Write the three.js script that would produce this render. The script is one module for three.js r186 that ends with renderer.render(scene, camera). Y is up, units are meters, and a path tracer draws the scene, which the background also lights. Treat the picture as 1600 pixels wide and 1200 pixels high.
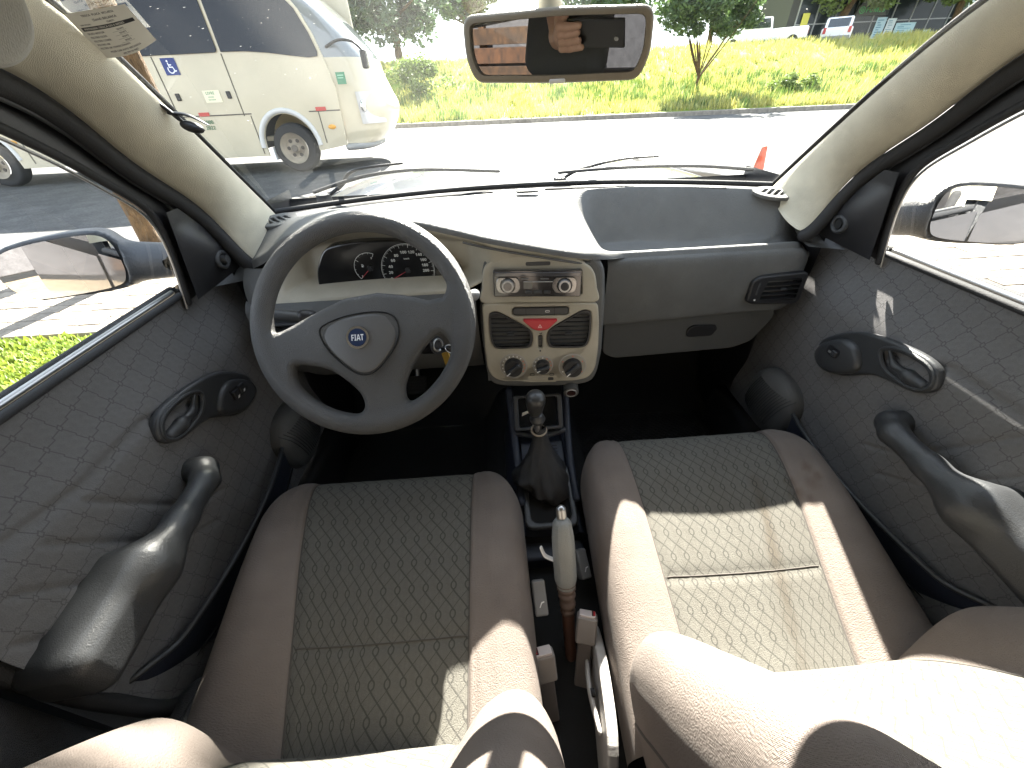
import * as THREE from 'three';
import { mergeGeometries, mergeVertices } from 'three/addons/utils/BufferGeometryUtils.js';
import { RoundedBoxGeometry } from 'three/addons/geometries/RoundedBoxGeometry.js';

// ---------------------------------------------------------------- camera, sky, sun, exposure
// World: x to the right of the car, y up, z backwards. Helpers below take (x, y, w) with w = metres ahead of the camera = -z.
const scene = new THREE.Scene();
const camera = new THREE.PerspectiveCamera(2 * Math.atan(600 / 601) * 180 / Math.PI, 4 / 3, 0.01, 900);
{
  const p = 37.79 * Math.PI / 180, yw = 1.47 * Math.PI / 180, r = -2.79 * Math.PI / 180;
  const F = new THREE.Vector3(Math.sin(yw) * Math.cos(p), -Math.sin(p), -Math.cos(yw) * Math.cos(p));
  const rt = new THREE.Vector3(Math.cos(yw), 0, Math.sin(yw)), u = new THREE.Vector3(Math.sin(yw) * Math.sin(p), Math.cos(p), -Math.cos(yw) * Math.sin(p));
  const r2 = rt.clone().multiplyScalar(Math.cos(r)).addScaledVector(u, Math.sin(r)), u2 = u.clone().multiplyScalar(Math.cos(r)).addScaledVector(rt, -Math.sin(r));
  camera.position.set(-0.081, 1.2, 0);
  camera.quaternion.setFromRotationMatrix(new THREE.Matrix4().makeBasis(r2, u2, F.clone().negate()));
}
const EXPOSURE = 15, SUN_AZ = 9.5, SUN_EL = 39;
const sunDir = new THREE.Vector3(Math.sin(SUN_AZ * Math.PI / 180) * Math.cos(SUN_EL * Math.PI / 180), Math.sin(SUN_EL * Math.PI / 180), -Math.cos(SUN_AZ * Math.PI / 180) * Math.cos(SUN_EL * Math.PI / 180));
const sun = new THREE.DirectionalLight(new THREE.Color().setRGB(1, 0.95, 0.86), 3.7);
sun.name = 'sun';
sun.position.copy(sunDir).multiplyScalar(60); sun.target.position.set(0, 0, 0);
sun.castShadow = true; sun.shadow.mapSize.set(4096, 4096); sun.shadow.camera.left = sun.shadow.camera.bottom = -30; sun.shadow.camera.right = sun.shadow.camera.top = 30; sun.shadow.camera.far = 160; sun.shadow.radius = 1;
scene.add(sun, sun.target);
{ // sky: pale blue air, brighter towards the horizon and round the sun
  const W = 512, H = 256, d = new Float32Array(W * H * 4);
  for (let j = 0; j < H; j++) for (let i = 0; i < W; i++) {
    const el = ((j + 0.5) / H - 0.5) * Math.PI, az = ((i + 0.5) / W - 0.5) * 2 * Math.PI;
    const v = [Math.cos(az) * Math.cos(el), Math.sin(el), Math.sin(az) * Math.cos(el)];
    const c = v[0] * sunDir.x + v[1] * sunDir.y + v[2] * sunDir.z, h = Math.exp(-Math.max(0, v[1]) * 3.2), g = 0.35 * Math.exp((c - 1) * 9) + 1.2 * Math.exp((c - 1) * 70);
    const k = v[1] < 0 ? 0.6 : 1, o = (j * W + i) * 4;
    d[o] = k * (0.108 + 0.19 * h + g * 0.30); d[o + 1] = k * (0.13 + 0.19 * h + g * 0.29); d[o + 2] = k * (0.165 + 0.175 * h + g * 0.275); d[o + 3] = 1;
  }
  const t = new THREE.DataTexture(d, W, H, THREE.RGBAFormat, THREE.FloatType);
  t.mapping = THREE.EquirectangularReflectionMapping; t.magFilter = THREE.LinearFilter; t.needsUpdate = true;
  scene.background = t; scene.environment = t;
}
const renderer = new THREE.WebGLRenderer({ antialias: true });
renderer.toneMapping = THREE.LinearToneMapping; renderer.toneMappingExposure = EXPOSURE;
renderer.shadowMap.enabled = true;

// ---------------------------------------------------------------- helpers
let seed = 7;
const rnd = () => { seed = (seed + 0x6d2b79f5) | 0; let t = Math.imul(seed ^ (seed >>> 15), 1 | seed); t = (t + Math.imul(t ^ (t >>> 7), 61 | t)) ^ t; return ((t ^ (t >>> 14)) >>> 0) / 4294967296; };
const V = (x, y, w) => new THREE.Vector3(x, y, -w);
const lerp = (a, b, t) => a + (b - a) * t, clamp = (x, a = 0, b = 1) => Math.min(b, Math.max(a, x)), sst = (a, b, x) => { const t = clamp((x - a) / (b - a)); return t * t * (3 - 2 * t); };
const taken = {};
const numbered = (n) => { const k = taken[n] = (taken[n] ?? -1) + 1; return k ? n + '_' + String(k).padStart(3, '0') : n; };
function thing(name, label, category, group, kind) {
  const o = new THREE.Group(); o.name = numbered(name); scene.add(o); o.userData.label = label;
  if (kind) o.userData.kind = kind; if (category) o.userData.category = category; if (group) o.userData.group = group;
  return o;
}
function put(name, geo, mat, parent, label) {
  const m = new THREE.Mesh(geo, mat); m.castShadow = m.receiveShadow = true;
  m.name = parent ? name : numbered(name); while (parent && parent.parent?.parent?.parent) parent = parent.parent; (parent ?? scene).add(m); // thing > part > sub-part, no deeper
  if (label) m.userData.label = label;
  return m;
}
function tag(o, label, category, group) { o.userData.label = label; o.userData.category = category; if (group) o.userData.group = group; return o; }
function struct(name, geo, mat) { const m = put(name, geo, mat); m.userData.kind = 'structure'; return m; }
// faces take uv in metres from the axis they face most
function boxUV(g) {
  if (g.index) g = g.toNonIndexed();
  if (!g.attributes.normal) g.computeVertexNormals();
  const p = g.attributes.position, uv = new Float32Array(p.count * 2), a = new THREE.Vector3(), b = new THREE.Vector3(), c = new THREE.Vector3();
  for (let i = 0; i < p.count; i += 3) {
    a.fromBufferAttribute(p, i); b.fromBufferAttribute(p, i + 1).sub(a); c.fromBufferAttribute(p, i + 2).sub(a); b.cross(c);
    const x = Math.abs(b.x), y = Math.abs(b.y), z = Math.abs(b.z);
    for (let k = 0; k < 3; k++) {
      const X = p.getX(i + k), Y = p.getY(i + k), Z = p.getZ(i + k);
      uv[(i + k) * 2] = x > y && x > z ? Z : X; uv[(i + k) * 2 + 1] = y >= x && y >= z ? Z : Y;
    }
  }
  g.setAttribute('uv', new THREE.BufferAttribute(uv, 2)); return g;
}
// sheet over a parameter square; f(u, v) -> [x, y, w]; uv in metres along the sheet
function grid(nu, nv, f, uvf) {
  const P = [], pos = [], uv = [], idx = [];
  for (let j = 0; j <= nv; j++) for (let i = 0; i <= nu; i++) { const q = f(i / nu, j / nv); P.push(q); pos.push(q[0], q[1], -q[2]); }
  const d = (a, b) => Math.hypot(P[a][0] - P[b][0], P[a][1] - P[b][1], P[a][2] - P[b][2]), n = nu + 1, jm = nv >> 1, im = nu >> 1;
  const lu = [0], lv = [0];
  for (let i = 1; i <= nu; i++) lu.push(lu[i - 1] + d(jm * n + i, jm * n + i - 1));
  for (let j = 1; j <= nv; j++) lv.push(lv[j - 1] + d(j * n + im, (j - 1) * n + im));
  for (let j = 0; j <= nv; j++) for (let i = 0; i <= nu; i++) { if (uvf) uv.push(...uvf(i / nu, j / nv, P[j * n + i])); else uv.push(lu[i] - lu[im], lv[j]); }
  for (let j = 0; j < nv; j++) for (let i = 0; i < nu; i++) { const a = j * n + i, b = a + 1, c = a + n, e = c + 1; idx.push(a, b, c, b, e, c); }
  const g = new THREE.BufferGeometry();
  g.setAttribute('position', new THREE.Float32BufferAttribute(pos, 3)); g.setAttribute('uv', new THREE.Float32BufferAttribute(uv, 2)); g.setIndex(idx); g.computeVertexNormals();
  return g;
}
// smooth open curve through rows of numbers
function curve(rows) {
  const n = rows.length;
  return (t) => {
    const x = clamp(t) * (n - 1), i = Math.min(n - 2, Math.floor(x)), f = x - i;
    const a = rows[Math.max(0, i - 1)], b = rows[i], c = rows[i + 1], d = rows[Math.min(n - 1, i + 2)];
    return b.map((_, k) => 0.5 * (2 * b[k] + (c[k] - a[k]) * f + (2 * a[k] - 5 * b[k] + 4 * c[k] - d[k]) * f * f + (3 * b[k] - a[k] - 3 * c[k] + d[k]) * f * f * f));
  };
}
// round bar along points [x, y, w]; radius number or function of t; flat squashes it along the vector up
function bar(pts, r, { seg = 40, ring = 12, round = true, flat = 1, up } = {}) {
  const c = curve(pts), R = typeof r === 'function' ? r : () => r, pos = [], idx = [], uv = [];
  const P = (t) => { const q = c(t); return V(q[0], q[1], q[2]); };
  let side = null, L = 0, last = null;
  const rows = [];
  if (round) for (let k = 0; k < 4; k++) rows.push([0, -Math.cos(k / 4 * Math.PI / 2), Math.sin(k / 4 * Math.PI / 2)]);
  for (let i = 0; i <= seg; i++) rows.push([i / seg, 0, 1]);
  if (round) for (let k = 3; k >= 0; k--) rows.push([1, Math.cos(k / 4 * Math.PI / 2), Math.sin(k / 4 * Math.PI / 2)]);
  for (const [t, off, sc] of rows) {
    const T = P(Math.min(1, t + 0.004)).sub(P(Math.max(0, t - 0.004))).normalize(), rr = R(t), at = P(t).addScaledVector(T, off * rr * 0.9);
    if (!side) { side = up ? V(...up) : (Math.abs(T.y) < 0.9 ? new THREE.Vector3(0, 1, 0) : new THREE.Vector3(1, 0, 0)); }
    const N = side.clone().addScaledVector(T, -side.dot(T)).normalize(), B = T.clone().cross(N); if (!up) side = N;
    if (last) L += at.distanceTo(last); last = at;
    for (let k = 0; k <= ring; k++) { const a = k / ring * 2 * Math.PI, q = at.clone().addScaledVector(N, Math.cos(a) * rr * sc * flat).addScaledVector(B, Math.sin(a) * rr * sc); pos.push(q.x, q.y, q.z); uv.push(k / ring * 2 * Math.PI * rr, L); }
  }
  const n = ring + 1;
  for (let j = 0; j < rows.length - 1; j++) for (let k = 0; k < ring; k++) { const a = j * n + k; idx.push(a, a + 1, a + n, a + 1, a + n + 1, a + n); }
  const g = new THREE.BufferGeometry();
  g.setAttribute('position', new THREE.Float32BufferAttribute(pos, 3)); g.setAttribute('uv', new THREE.Float32BufferAttribute(uv, 2)); g.setIndex(idx); g.computeVertexNormals();
  // one normal along the closing seam
  const nn = g.attributes.normal;
  for (let j = 0; j < rows.length; j++) { const a = j * n, b = a + ring, v = new THREE.Vector3(nn.getX(a) + nn.getX(b), nn.getY(a) + nn.getY(b), nn.getZ(a) + nn.getZ(b)).normalize(); nn.setXYZ(a, v.x, v.y, v.z); nn.setXYZ(b, v.x, v.y, v.z); }
  return g;
}
// surface nets: mesh of sdf(x, y, z) = 0 in a box
function nets(sdf, lo, hi, h) {
  const n = [0, 1, 2].map((k) => Math.ceil((hi[k] - lo[k]) / h) + 1), N = n[0] * n[1] * n[2], F = new Float32Array(N), id = new Int32Array(N).fill(-1), pos = [], nor = [], idx = [];
  const at = (i, j, k) => i + n[0] * (j + n[1] * k);
  for (let k = 0; k < n[2]; k++) for (let j = 0; j < n[1]; j++) for (let i = 0; i < n[0]; i++) F[at(i, j, k)] = sdf(lo[0] + i * h, lo[1] + j * h, lo[2] + k * h);
  const C = [[0, 0, 0], [1, 0, 0], [0, 1, 0], [1, 1, 0], [0, 0, 1], [1, 0, 1], [0, 1, 1], [1, 1, 1]], E = [[0, 1], [2, 3], [4, 5], [6, 7], [0, 2], [1, 3], [4, 6], [5, 7], [0, 4], [1, 5], [2, 6], [3, 7]];
  const g = new Float32Array(8);
  for (let k = 0; k < n[2] - 1; k++) for (let j = 0; j < n[1] - 1; j++) for (let i = 0; i < n[0] - 1; i++) {
    let m = 0; for (let c = 0; c < 8; c++) { g[c] = F[at(i + C[c][0], j + C[c][1], k + C[c][2])]; if (g[c] < 0) m |= 1 << c; }
    if (m === 0 || m === 255) continue;
    let x = 0, y = 0, z = 0, q = 0;
    for (const [a, b] of E) if ((g[a] < 0) !== (g[b] < 0)) { const t = g[a] / (g[a] - g[b]); x += lerp(C[a][0], C[b][0], t); y += lerp(C[a][1], C[b][1], t); z += lerp(C[a][2], C[b][2], t); q++; }
    id[at(i, j, k)] = pos.length / 3; pos.push(lo[0] + (i + x / q) * h, lo[1] + (j + y / q) * h, lo[2] + (k + z / q) * h);
    const gx = g[1] + g[3] + g[5] + g[7] - g[0] - g[2] - g[4] - g[6], gy = g[2] + g[3] + g[6] + g[7] - g[0] - g[1] - g[4] - g[5], gz = g[4] + g[5] + g[6] + g[7] - g[0] - g[1] - g[2] - g[3], l = Math.hypot(gx, gy, gz) || 1;
    nor.push(gx / l, gy / l, gz / l);
  }
  const quad = (a, b, c, d, flip) => { if (a < 0 || b < 0 || c < 0 || d < 0) return; flip ? idx.push(a, c, b, a, d, c) : idx.push(a, b, c, a, c, d); };
  for (let k = 1; k < n[2] - 1; k++) for (let j = 1; j < n[1] - 1; j++) for (let i = 1; i < n[0] - 1; i++) {
    const f = F[at(i, j, k)] < 0;
    if (f !== F[at(i + 1, j, k)] < 0) quad(id[at(i, j, k)], id[at(i, j - 1, k)], id[at(i, j - 1, k - 1)], id[at(i, j, k - 1)], f);
    if (f !== F[at(i, j + 1, k)] < 0) quad(id[at(i, j, k)], id[at(i, j, k - 1)], id[at(i - 1, j, k - 1)], id[at(i - 1, j, k)], f);
    if (f !== F[at(i, j, k + 1)] < 0) quad(id[at(i, j, k)], id[at(i - 1, j, k)], id[at(i - 1, j - 1, k)], id[at(i, j - 1, k)], f);
  }
  // orient faces along the gradient
  if (idx.length) {
    let s = 0; const e = new THREE.Vector3(), a = new THREE.Vector3(), b = new THREE.Vector3();
    for (let q = 0; q < Math.min(idx.length, 3000); q += 3) { const A = idx[q] * 3, B = idx[q + 1] * 3, Cc = idx[q + 2] * 3; a.set(pos[B] - pos[A], pos[B + 1] - pos[A + 1], pos[B + 2] - pos[A + 2]); b.set(pos[Cc] - pos[A], pos[Cc + 1] - pos[A + 1], pos[Cc + 2] - pos[A + 2]); e.crossVectors(a, b); s += e.x * nor[A] + e.y * nor[A + 1] + e.z * nor[A + 2]; }
    if (s < 0) for (let q = 0; q < idx.length; q += 3) { const t = idx[q]; idx[q] = idx[q + 1]; idx[q + 1] = t; }
  }
  const G = new THREE.BufferGeometry();
  G.setAttribute('position', new THREE.Float32BufferAttribute(pos, 3)); G.setAttribute('normal', new THREE.Float32BufferAttribute(nor, 3)); G.setIndex(idx); return G;
}
const smin = (a, b, k) => { const h = Math.max(k - Math.abs(a - b), 0) / k; return Math.min(a, b) - h * h * k / 4; }, smax = (a, b, k) => -smin(-a, -b, k);
function capsule(p, a, b, ra, rb) { // tapered
  const bx = b[0] - a[0], by = b[1] - a[1], bz = b[2] - a[2], t = clamp(((p[0] - a[0]) * bx + (p[1] - a[1]) * by + (p[2] - a[2]) * bz) / (bx * bx + by * by + bz * bz));
  return Math.hypot(p[0] - a[0] - bx * t, p[1] - a[1] - by * t, p[2] - a[2] - bz * t) - lerp(ra, rb, t);
}
function polySDF(pts) { // signed distance to a closed outline, negative inside
  return (x, y) => {
    let d = 1e9, s = 1;
    for (let i = 0, j = pts.length - 1; i < pts.length; j = i++) {
      const ex = pts[j][0] - pts[i][0], ey = pts[j][1] - pts[i][1], wx = x - pts[i][0], wy = y - pts[i][1], t = clamp((wx * ex + wy * ey) / (ex * ex + ey * ey));
      d = Math.min(d, Math.hypot(wx - ex * t, wy - ey * t));
      const a = y >= pts[i][1], b = y < pts[j][1], c = ex * wy > ey * wx;
      if ((a && b && c) || (!a && !b && !c)) s = -s;
    }
    return s * d;
  };
}
const smoothLoop = (pts, n = 64) => new THREE.CatmullRomCurve3(pts.map((p) => new THREE.Vector3(p[0], p[1], 0)), true, 'catmullrom', 0.5).getPoints(n).slice(0, n).map((v) => [v.x, v.y]);
const shapeOf = (pts) => new THREE.Shape(pts.map((p) => new THREE.Vector2(p[0], p[1])));
// rounded polygon
function roundPoly(pts, r, k = 5) {
  const o = [], n = pts.length;
  for (let i = 0; i < n; i++) {
    const a = pts[(i + n - 1) % n], b = pts[i], c = pts[(i + 1) % n], la = Math.hypot(a[0] - b[0], a[1] - b[1]), lc = Math.hypot(c[0] - b[0], c[1] - b[1]), q = Math.min(r, la * 0.45, lc * 0.45);
    const A = [b[0] + (a[0] - b[0]) / la * q, b[1] + (a[1] - b[1]) / la * q], C2 = [b[0] + (c[0] - b[0]) / lc * q, b[1] + (c[1] - b[1]) / lc * q];
    for (let j = 0; j <= k; j++) { const t = j / k; o.push([(1 - t) * (1 - t) * A[0] + 2 * t * (1 - t) * b[0] + t * t * C2[0], (1 - t) * (1 - t) * A[1] + 2 * t * (1 - t) * b[1] + t * t * C2[1]]); }
  }
  return o;
}
const rect = (x0, y0, x1, y1) => [[x0, y0], [x1, y0], [x1, y1], [x0, y1]];
// plate of a flat outline with holes, thickness d from z = 0, edges bevelled
function plate(pts, d, bevel = 0.002, holes = [], steps = 2) {
  const s = shapeOf(pts); for (const h of holes) s.holes.push(new THREE.Path(h.map((p) => new THREE.Vector2(p[0], p[1]))));
  const g = new THREE.ExtrudeGeometry(s, { depth: Math.max(1e-4, d - 2 * bevel), bevelEnabled: bevel > 0, bevelThickness: bevel, bevelSize: bevel, bevelOffset: -bevel, bevelSegments: steps, curveSegments: 4 });
  return g.translate(0, 0, bevel);
}
// matrix of a local frame: origin, x axis, y axis given as (x, y, w)
function frame(o, ax, ay) {
  const X = V(...ax).normalize(), Y0 = V(...ay), Y = Y0.addScaledVector(X, -Y0.dot(X)).normalize(), Z = X.clone().cross(Y);
  return new THREE.Matrix4().makeBasis(X, Y, Z).setPosition(V(...o));
}
const box = (cx, cy, cw, sx, sy, sz, r = 0.004, seg = 2) => (r > 0 ? new RoundedBoxGeometry(sx, sy, sz, seg, Math.min(r, sx * 0.49, sy * 0.49, sz * 0.49)) : new THREE.BoxGeometry(sx, sy, sz)).translate(cx, cy, -cw);
const join = (list) => mergeGeometries(list.map((g) => { const q = g.index ? g.toNonIndexed() : g.clone(); for (const k of Object.keys(q.attributes)) if (!['position', 'normal', 'uv'].includes(k)) q.deleteAttribute(k); if (!q.attributes.uv) q.setAttribute('uv', new THREE.Float32BufferAttribute(new Float32Array(q.attributes.position.count * 2), 2)); return q; }));
const mirrorX = (g) => { const q = g.clone().applyMatrix4(new THREE.Matrix4().makeScale(-1, 1, 1)); if (q.index) { const a = q.index.array; for (let i = 0; i < a.length; i += 3) { const t = a[i]; a[i] = a[i + 1]; a[i + 1] = t; } } else for (const k of Object.keys(q.attributes)) { const at = q.attributes[k], s = at.itemSize; for (let i = 0; i < at.count; i += 3) for (let c = 0; c < s; c++) { const A = i * s + c, B = (i + 1) * s + c, t = at.array[A]; at.array[A] = at.array[B]; at.array[B] = t; } } return q; };

// ---------------------------------------------------------------- textures
function hash(x, y, s) { let h = Math.imul(x, 374761393) + Math.imul(y, 668265263) + Math.imul(s, 1274126177); h = Math.imul(h ^ (h >>> 13), 1274126177); return ((h ^ (h >>> 16)) >>> 0) / 4294967296; }
function tnoise(x, y, per, s) { const i = Math.floor(x), j = Math.floor(y), f = x - i, g = y - j, u = f * f * (3 - 2 * f), v = g * g * (3 - 2 * g), m = (a) => ((a % per) + per) % per; return lerp(lerp(hash(m(i), m(j), s), hash(m(i + 1), m(j), s), u), lerp(hash(m(i), m(j + 1), s), hash(m(i + 1), m(j + 1), s), u), v); }
const fbm = (x, y, per, s, o = 4) => { let r = 0, a = 0.5, t = 0; for (let k = 0; k < o; k++) { r += a * tnoise(x, y, per, s + k); t += a; a *= 0.55; x *= 2; y *= 2; per *= 2; } return r / t; };
function tex(n, f, srgb, size) { // f(u, v) -> number or [r, g, b] 0..1; size = metres per tile
  const d = new Uint8Array(n * n * 4);
  for (let j = 0; j < n; j++) for (let i = 0; i < n; i++) { const c = f(i / n, j / n), q = (j * n + i) * 4; for (let k = 0; k < 3; k++) d[q + k] = 255 * clamp(c.length ? c[k] : c); d[q + 3] = 255; }
  const t = new THREE.DataTexture(d, n, n); t.wrapS = t.wrapT = THREE.RepeatWrapping; t.magFilter = THREE.LinearFilter; t.minFilter = THREE.LinearMipmapLinearFilter; t.generateMipmaps = true;
  if (srgb) t.colorSpace = THREE.SRGBColorSpace; t.repeat.set(1 / size, 1 / size); t.needsUpdate = true; return t;
}
function canvasTex(w, h, draw) { const c = document.createElement('canvas'); c.width = w; c.height = h; const x = c.getContext('2d'); draw(x, w, h); const t = new THREE.CanvasTexture(c); t.colorSpace = THREE.SRGBColorSpace; t.magFilter = THREE.LinearFilter; t.anisotropy = 4; return t; }
const grainT = tex(256, (u, v) => { const a = tnoise(u * 64, v * 64, 64, 3), b = tnoise(u * 28, v * 28, 28, 9); return 0.6 * Math.abs(2 * a - 1) + 0.4 * b; }, false, 0.06);
const leatherT = tex(256, (u, v) => { let d1 = 9, d2 = 9; const n = 22, x = u * n, y = v * n; for (let a = -1; a < 2; a++) for (let b = -1; b < 2; b++) { const i = Math.floor(x) + a, j = Math.floor(y) + b, m = (q) => ((q % n) + n) % n, d = Math.hypot(i + hash(m(i), m(j), 1) - x, j + hash(m(i), m(j), 2) - y); if (d < d1) { d2 = d1; d1 = d; } else if (d < d2) d2 = d; } return clamp((d2 - d1) * 2.2); }, false, 0.045);
const weaveT = tex(256, (u, v) => { const a = Math.sin(u * 64 * 2 * Math.PI), b = Math.sin(v * 64 * 2 * Math.PI); return 0.5 + 0.22 * a * b + 0.35 * (tnoise(u * 90, v * 90, 90, 5) - 0.5) + 0.2 * (fbm(u * 10, v * 10, 10, 4) - 0.5); }, false, 0.085);
const blotchT = (lo, hi, size, s, per = 5) => tex(256, (u, v) => { const k = lerp(lo, hi, fbm(u * per, v * per, per, s, 5)); return [k, k, k]; }, true, size);
const wornT = blotchT(0.86, 1.0, 0.21, 31), dirtT = blotchT(0.7, 1.0, 0.5, 37, 4);
// line-pattern cloths: distance to the nearest drawn line
const segD = (x, y, a, b, c, d) => { const ex = c - a, ey = d - b, t = clamp(((x - a) * ex + (y - b) * ey) / (ex * ex + ey * ey)); return Math.hypot(x - a - ex * t, y - b - ey * t); };
function lineTex(n, segs, wid, base, ink, size, aspect, seedN) {
  const t = tex(n, (u, v) => {
    let d = 9; const y = v * aspect;
    for (let a = -1; a < 2; a++) for (let b = -1; b < 2; b++) for (const s of segs) { const e = segD(u + a, y + b * aspect, s[0], s[1], s[2], s[3]) / (s[4] ?? 1) ; if (e < d) d = e; }
    const k = sst(wid * 0.5, wid, d), w = 0.5 + 0.5 * Math.sin(u * n * 0.9) * Math.sin(v * n * 0.9), m = 0.92 + 0.08 * w + 0.10 * (tnoise(u * n / 2, v * n / 2, n / 2, seedN) - 0.5) + 0.1 * (fbm(u * 6, v * 6, 6, seedN + 1) - 0.5);
    return base.map((c, i) => lerp(ink[i], c * m, k));
  }, true, 1); t.repeat.set(1 / size, 1 / (size * aspect)); return t;
}
const arc = (pts) => { const c = curve(pts), o = []; for (let i = 0; i < 14; i++) { const a = c(i / 14), b = c((i + 1) / 14); o.push([a[0], a[1], b[0], b[1]]); } return o; };
// seat cloth: twisted links hung on slanting threads
const linkSegs = [...arc([[0.5, 0.58], [0.34, 0.74], [0.34, 0.98], [0.5, 1.155]]), ...arc([[0.5, 0.58], [0.66, 0.74], [0.66, 0.98], [0.5, 1.155]]), ...arc([[0.5, 1.155], [0.62, 1.32], [0.95, 1.68], [1.34, 2.10], [1.5, 2.313]]), ...arc([[0.5, 1.155], [0.4, 1.3], [0.0, 1.73], [-0.36, 2.12], [-0.5, 2.313]]).map((q) => [...q, 0.45])];
const linkT = lineTex(128, linkSegs, 0.062, [0.80, 0.80, 0.775], [0.57, 0.57, 0.555], 0.0235, 1.733, 71);
// door cloth: small squares joined by stepped threads
const sq = [[0.42, 0.42], [0.58, 0.45], [0.60, 0.62], [0.44, 0.58]];
const stepSegs = [...sq.map((p, i) => [...p, ...sq[(i + 1) % 4]]), [0.59, 0.53, 0.98, 0.45], [0.98, 0.45, 1.02, 0.55], [1.02, 0.55, 1.43, 0.50], [0.50, 0.60, 0.47, 0.98], [0.47, 0.98, 0.54, 1.02], [0.54, 1.02, 0.50, 1.43]];
const stepT = lineTex(192, stepSegs, 0.026, [0.80, 0.80, 0.80], [0.63, 0.63, 0.63], 0.032, 1.0, 83);

// ---------------------------------------------------------------- materials
const rgb = (r, g, b) => new THREE.Color().setRGB(r, g, b);
const std = (c, rough, o = {}) => new THREE.MeshStandardMaterial({ color: rgb(...c), roughness: rough, side: THREE.DoubleSide, ...o });
const phy = (c, rough, o = {}) => new THREE.MeshPhysicalMaterial({ color: rgb(...c), roughness: rough, side: THREE.DoubleSide, ...o });
const M = {
  dash: std([0.125, 0.125, 0.12], 0.62, { bumpMap: grainT, bumpScale: 0.0006, map: wornT }),
  dashLow: std([0.09, 0.09, 0.088], 0.6, { bumpMap: grainT, bumpScale: 0.0006 }),
  beige: std([0.46, 0.42, 0.335], 0.5, { bumpMap: grainT, bumpScale: 0.00025, map: wornT }),
  pillar: std([0.70, 0.655, 0.52], 0.6, { bumpMap: leatherT, bumpScale: 0.0005, map: wornT }),
  roof: std([0.62, 0.60, 0.53], 0.95, { bumpMap: weaveT, bumpScale: 0.0006 }),
  black: std([0.018, 0.018, 0.02], 0.42, { bumpMap: grainT, bumpScale: 0.0002 }),
  rubber: std([0.02, 0.02, 0.021], 0.75, { bumpMap: grainT, bumpScale: 0.0004 }),
  satin: std([0.048, 0.050, 0.053], 0.38, { bumpMap: grainT, bumpScale: 0.00025, map: wornT }),
  wheel: std([0.115, 0.113, 0.111], 0.45, { bumpMap: leatherT, bumpScale: 0.0008, map: dirtT }),
  wheelPad: std([0.112, 0.11, 0.109], 0.42, { bumpMap: grainT, bumpScale: 0.0003 }),
  bolster: std([0.225, 0.187, 0.163], 0.95, { bumpMap: weaveT, bumpScale: 0.002, map: dirtT }),
  insert: std([0.19, 0.18, 0.166], 0.95, { map: linkT, bumpMap: weaveT, bumpScale: 0.0012 }),
  doorCloth: std([0.24, 0.235, 0.235], 0.95, { map: stepT, bumpMap: weaveT, bumpScale: 0.0008 }),
  seam: std([0.07, 0.062, 0.055], 0.95),
  carpet: std([0.022, 0.022, 0.022], 1, { bumpMap: weaveT, bumpScale: 0.004 }),
  vinyl: std([0.04, 0.041, 0.043], 0.4, { bumpMap: leatherT, bumpScale: 0.0005 }),
  navy: std([0.022, 0.026, 0.04], 0.5, { bumpMap: grainT, bumpScale: 0.0003 }),
  chrome: std([0.75, 0.75, 0.76], 0.16, { metalness: 1 }),
  steel: std([0.42, 0.42, 0.42], 0.35, { metalness: 1 }),
  darkChrome: std([0.30, 0.30, 0.30], 0.2, { metalness: 1 }),
  silverPl: std([0.45, 0.45, 0.45], 0.3, { metalness: 0.6 }),
  mirror: std([0.86, 0.87, 0.88], 0.0, { metalness: 1 }),
  glass: phy([0.92, 0.93, 0.915], 0.0, { transmission: 1, thickness: 0, ior: 1.5 }),
  sideGlass: phy([0.92, 0.93, 0.92], 0.0, { transmission: 1, thickness: 0, ior: 1.5 }),
  red: std([0.55, 0.03, 0.04], 0.35), white: std([0.8, 0.8, 0.8], 0.5), ink: std([0.8, 0.8, 0.78], 0.6),
  grey: std([0.2, 0.2, 0.2], 0.5, { bumpMap: grainT, bumpScale: 0.0003 }), lightGrey: std([0.42, 0.40, 0.38], 0.45, { bumpMap: grainT, bumpScale: 0.0003 }),
  boot: std([0.022, 0.022, 0.023], 0.48, { bumpMap: leatherT, bumpScale: 0.0006 }),
  hole: std([0.006, 0.006, 0.006], 0.9),
  carPaint: phy([0.055, 0.06, 0.07], 0.35, { metalness: 0.3, clearcoat: 1, clearcoatRoughness: 0.05 }),
};

// ================================================================ DASHBOARD
const wbase = (x) => 1.125 - 0.15 * (x / 0.58) ** 2;
const dash = thing('dashboard', 'grey moulded dashboard with beige instrument surround and open passenger shelf', 'dashboard');
const edgeC = curve([[-0.60, 0.925, 0.80], [-0.545, 0.945, 0.785], [-0.48, 0.982, 0.765], [-0.40, 1.004, 0.752], [-0.32, 1.013, 0.745], [-0.234, 1.009, 0.74], [-0.165, 0.994, 0.735], [-0.097, 0.976, 0.73], [-0.01, 0.957, 0.725], [0.077, 0.940, 0.722], [0.14, 0.930, 0.735], [0.2, 0.925, 0.745]]);
const edgeAt = (x) => { let a = 0, b = 1; for (let k = 0; k < 26; k++) { const m = (a + b) / 2; edgeC(m)[0] < x ? a = m : b = m; } return edgeC((a + b) / 2); };
const FR = [0, 0.1, 0.2, 0.35, 0.45, 0.6, 0.75, 0.87, 0.95, 0.985, 1];
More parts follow.
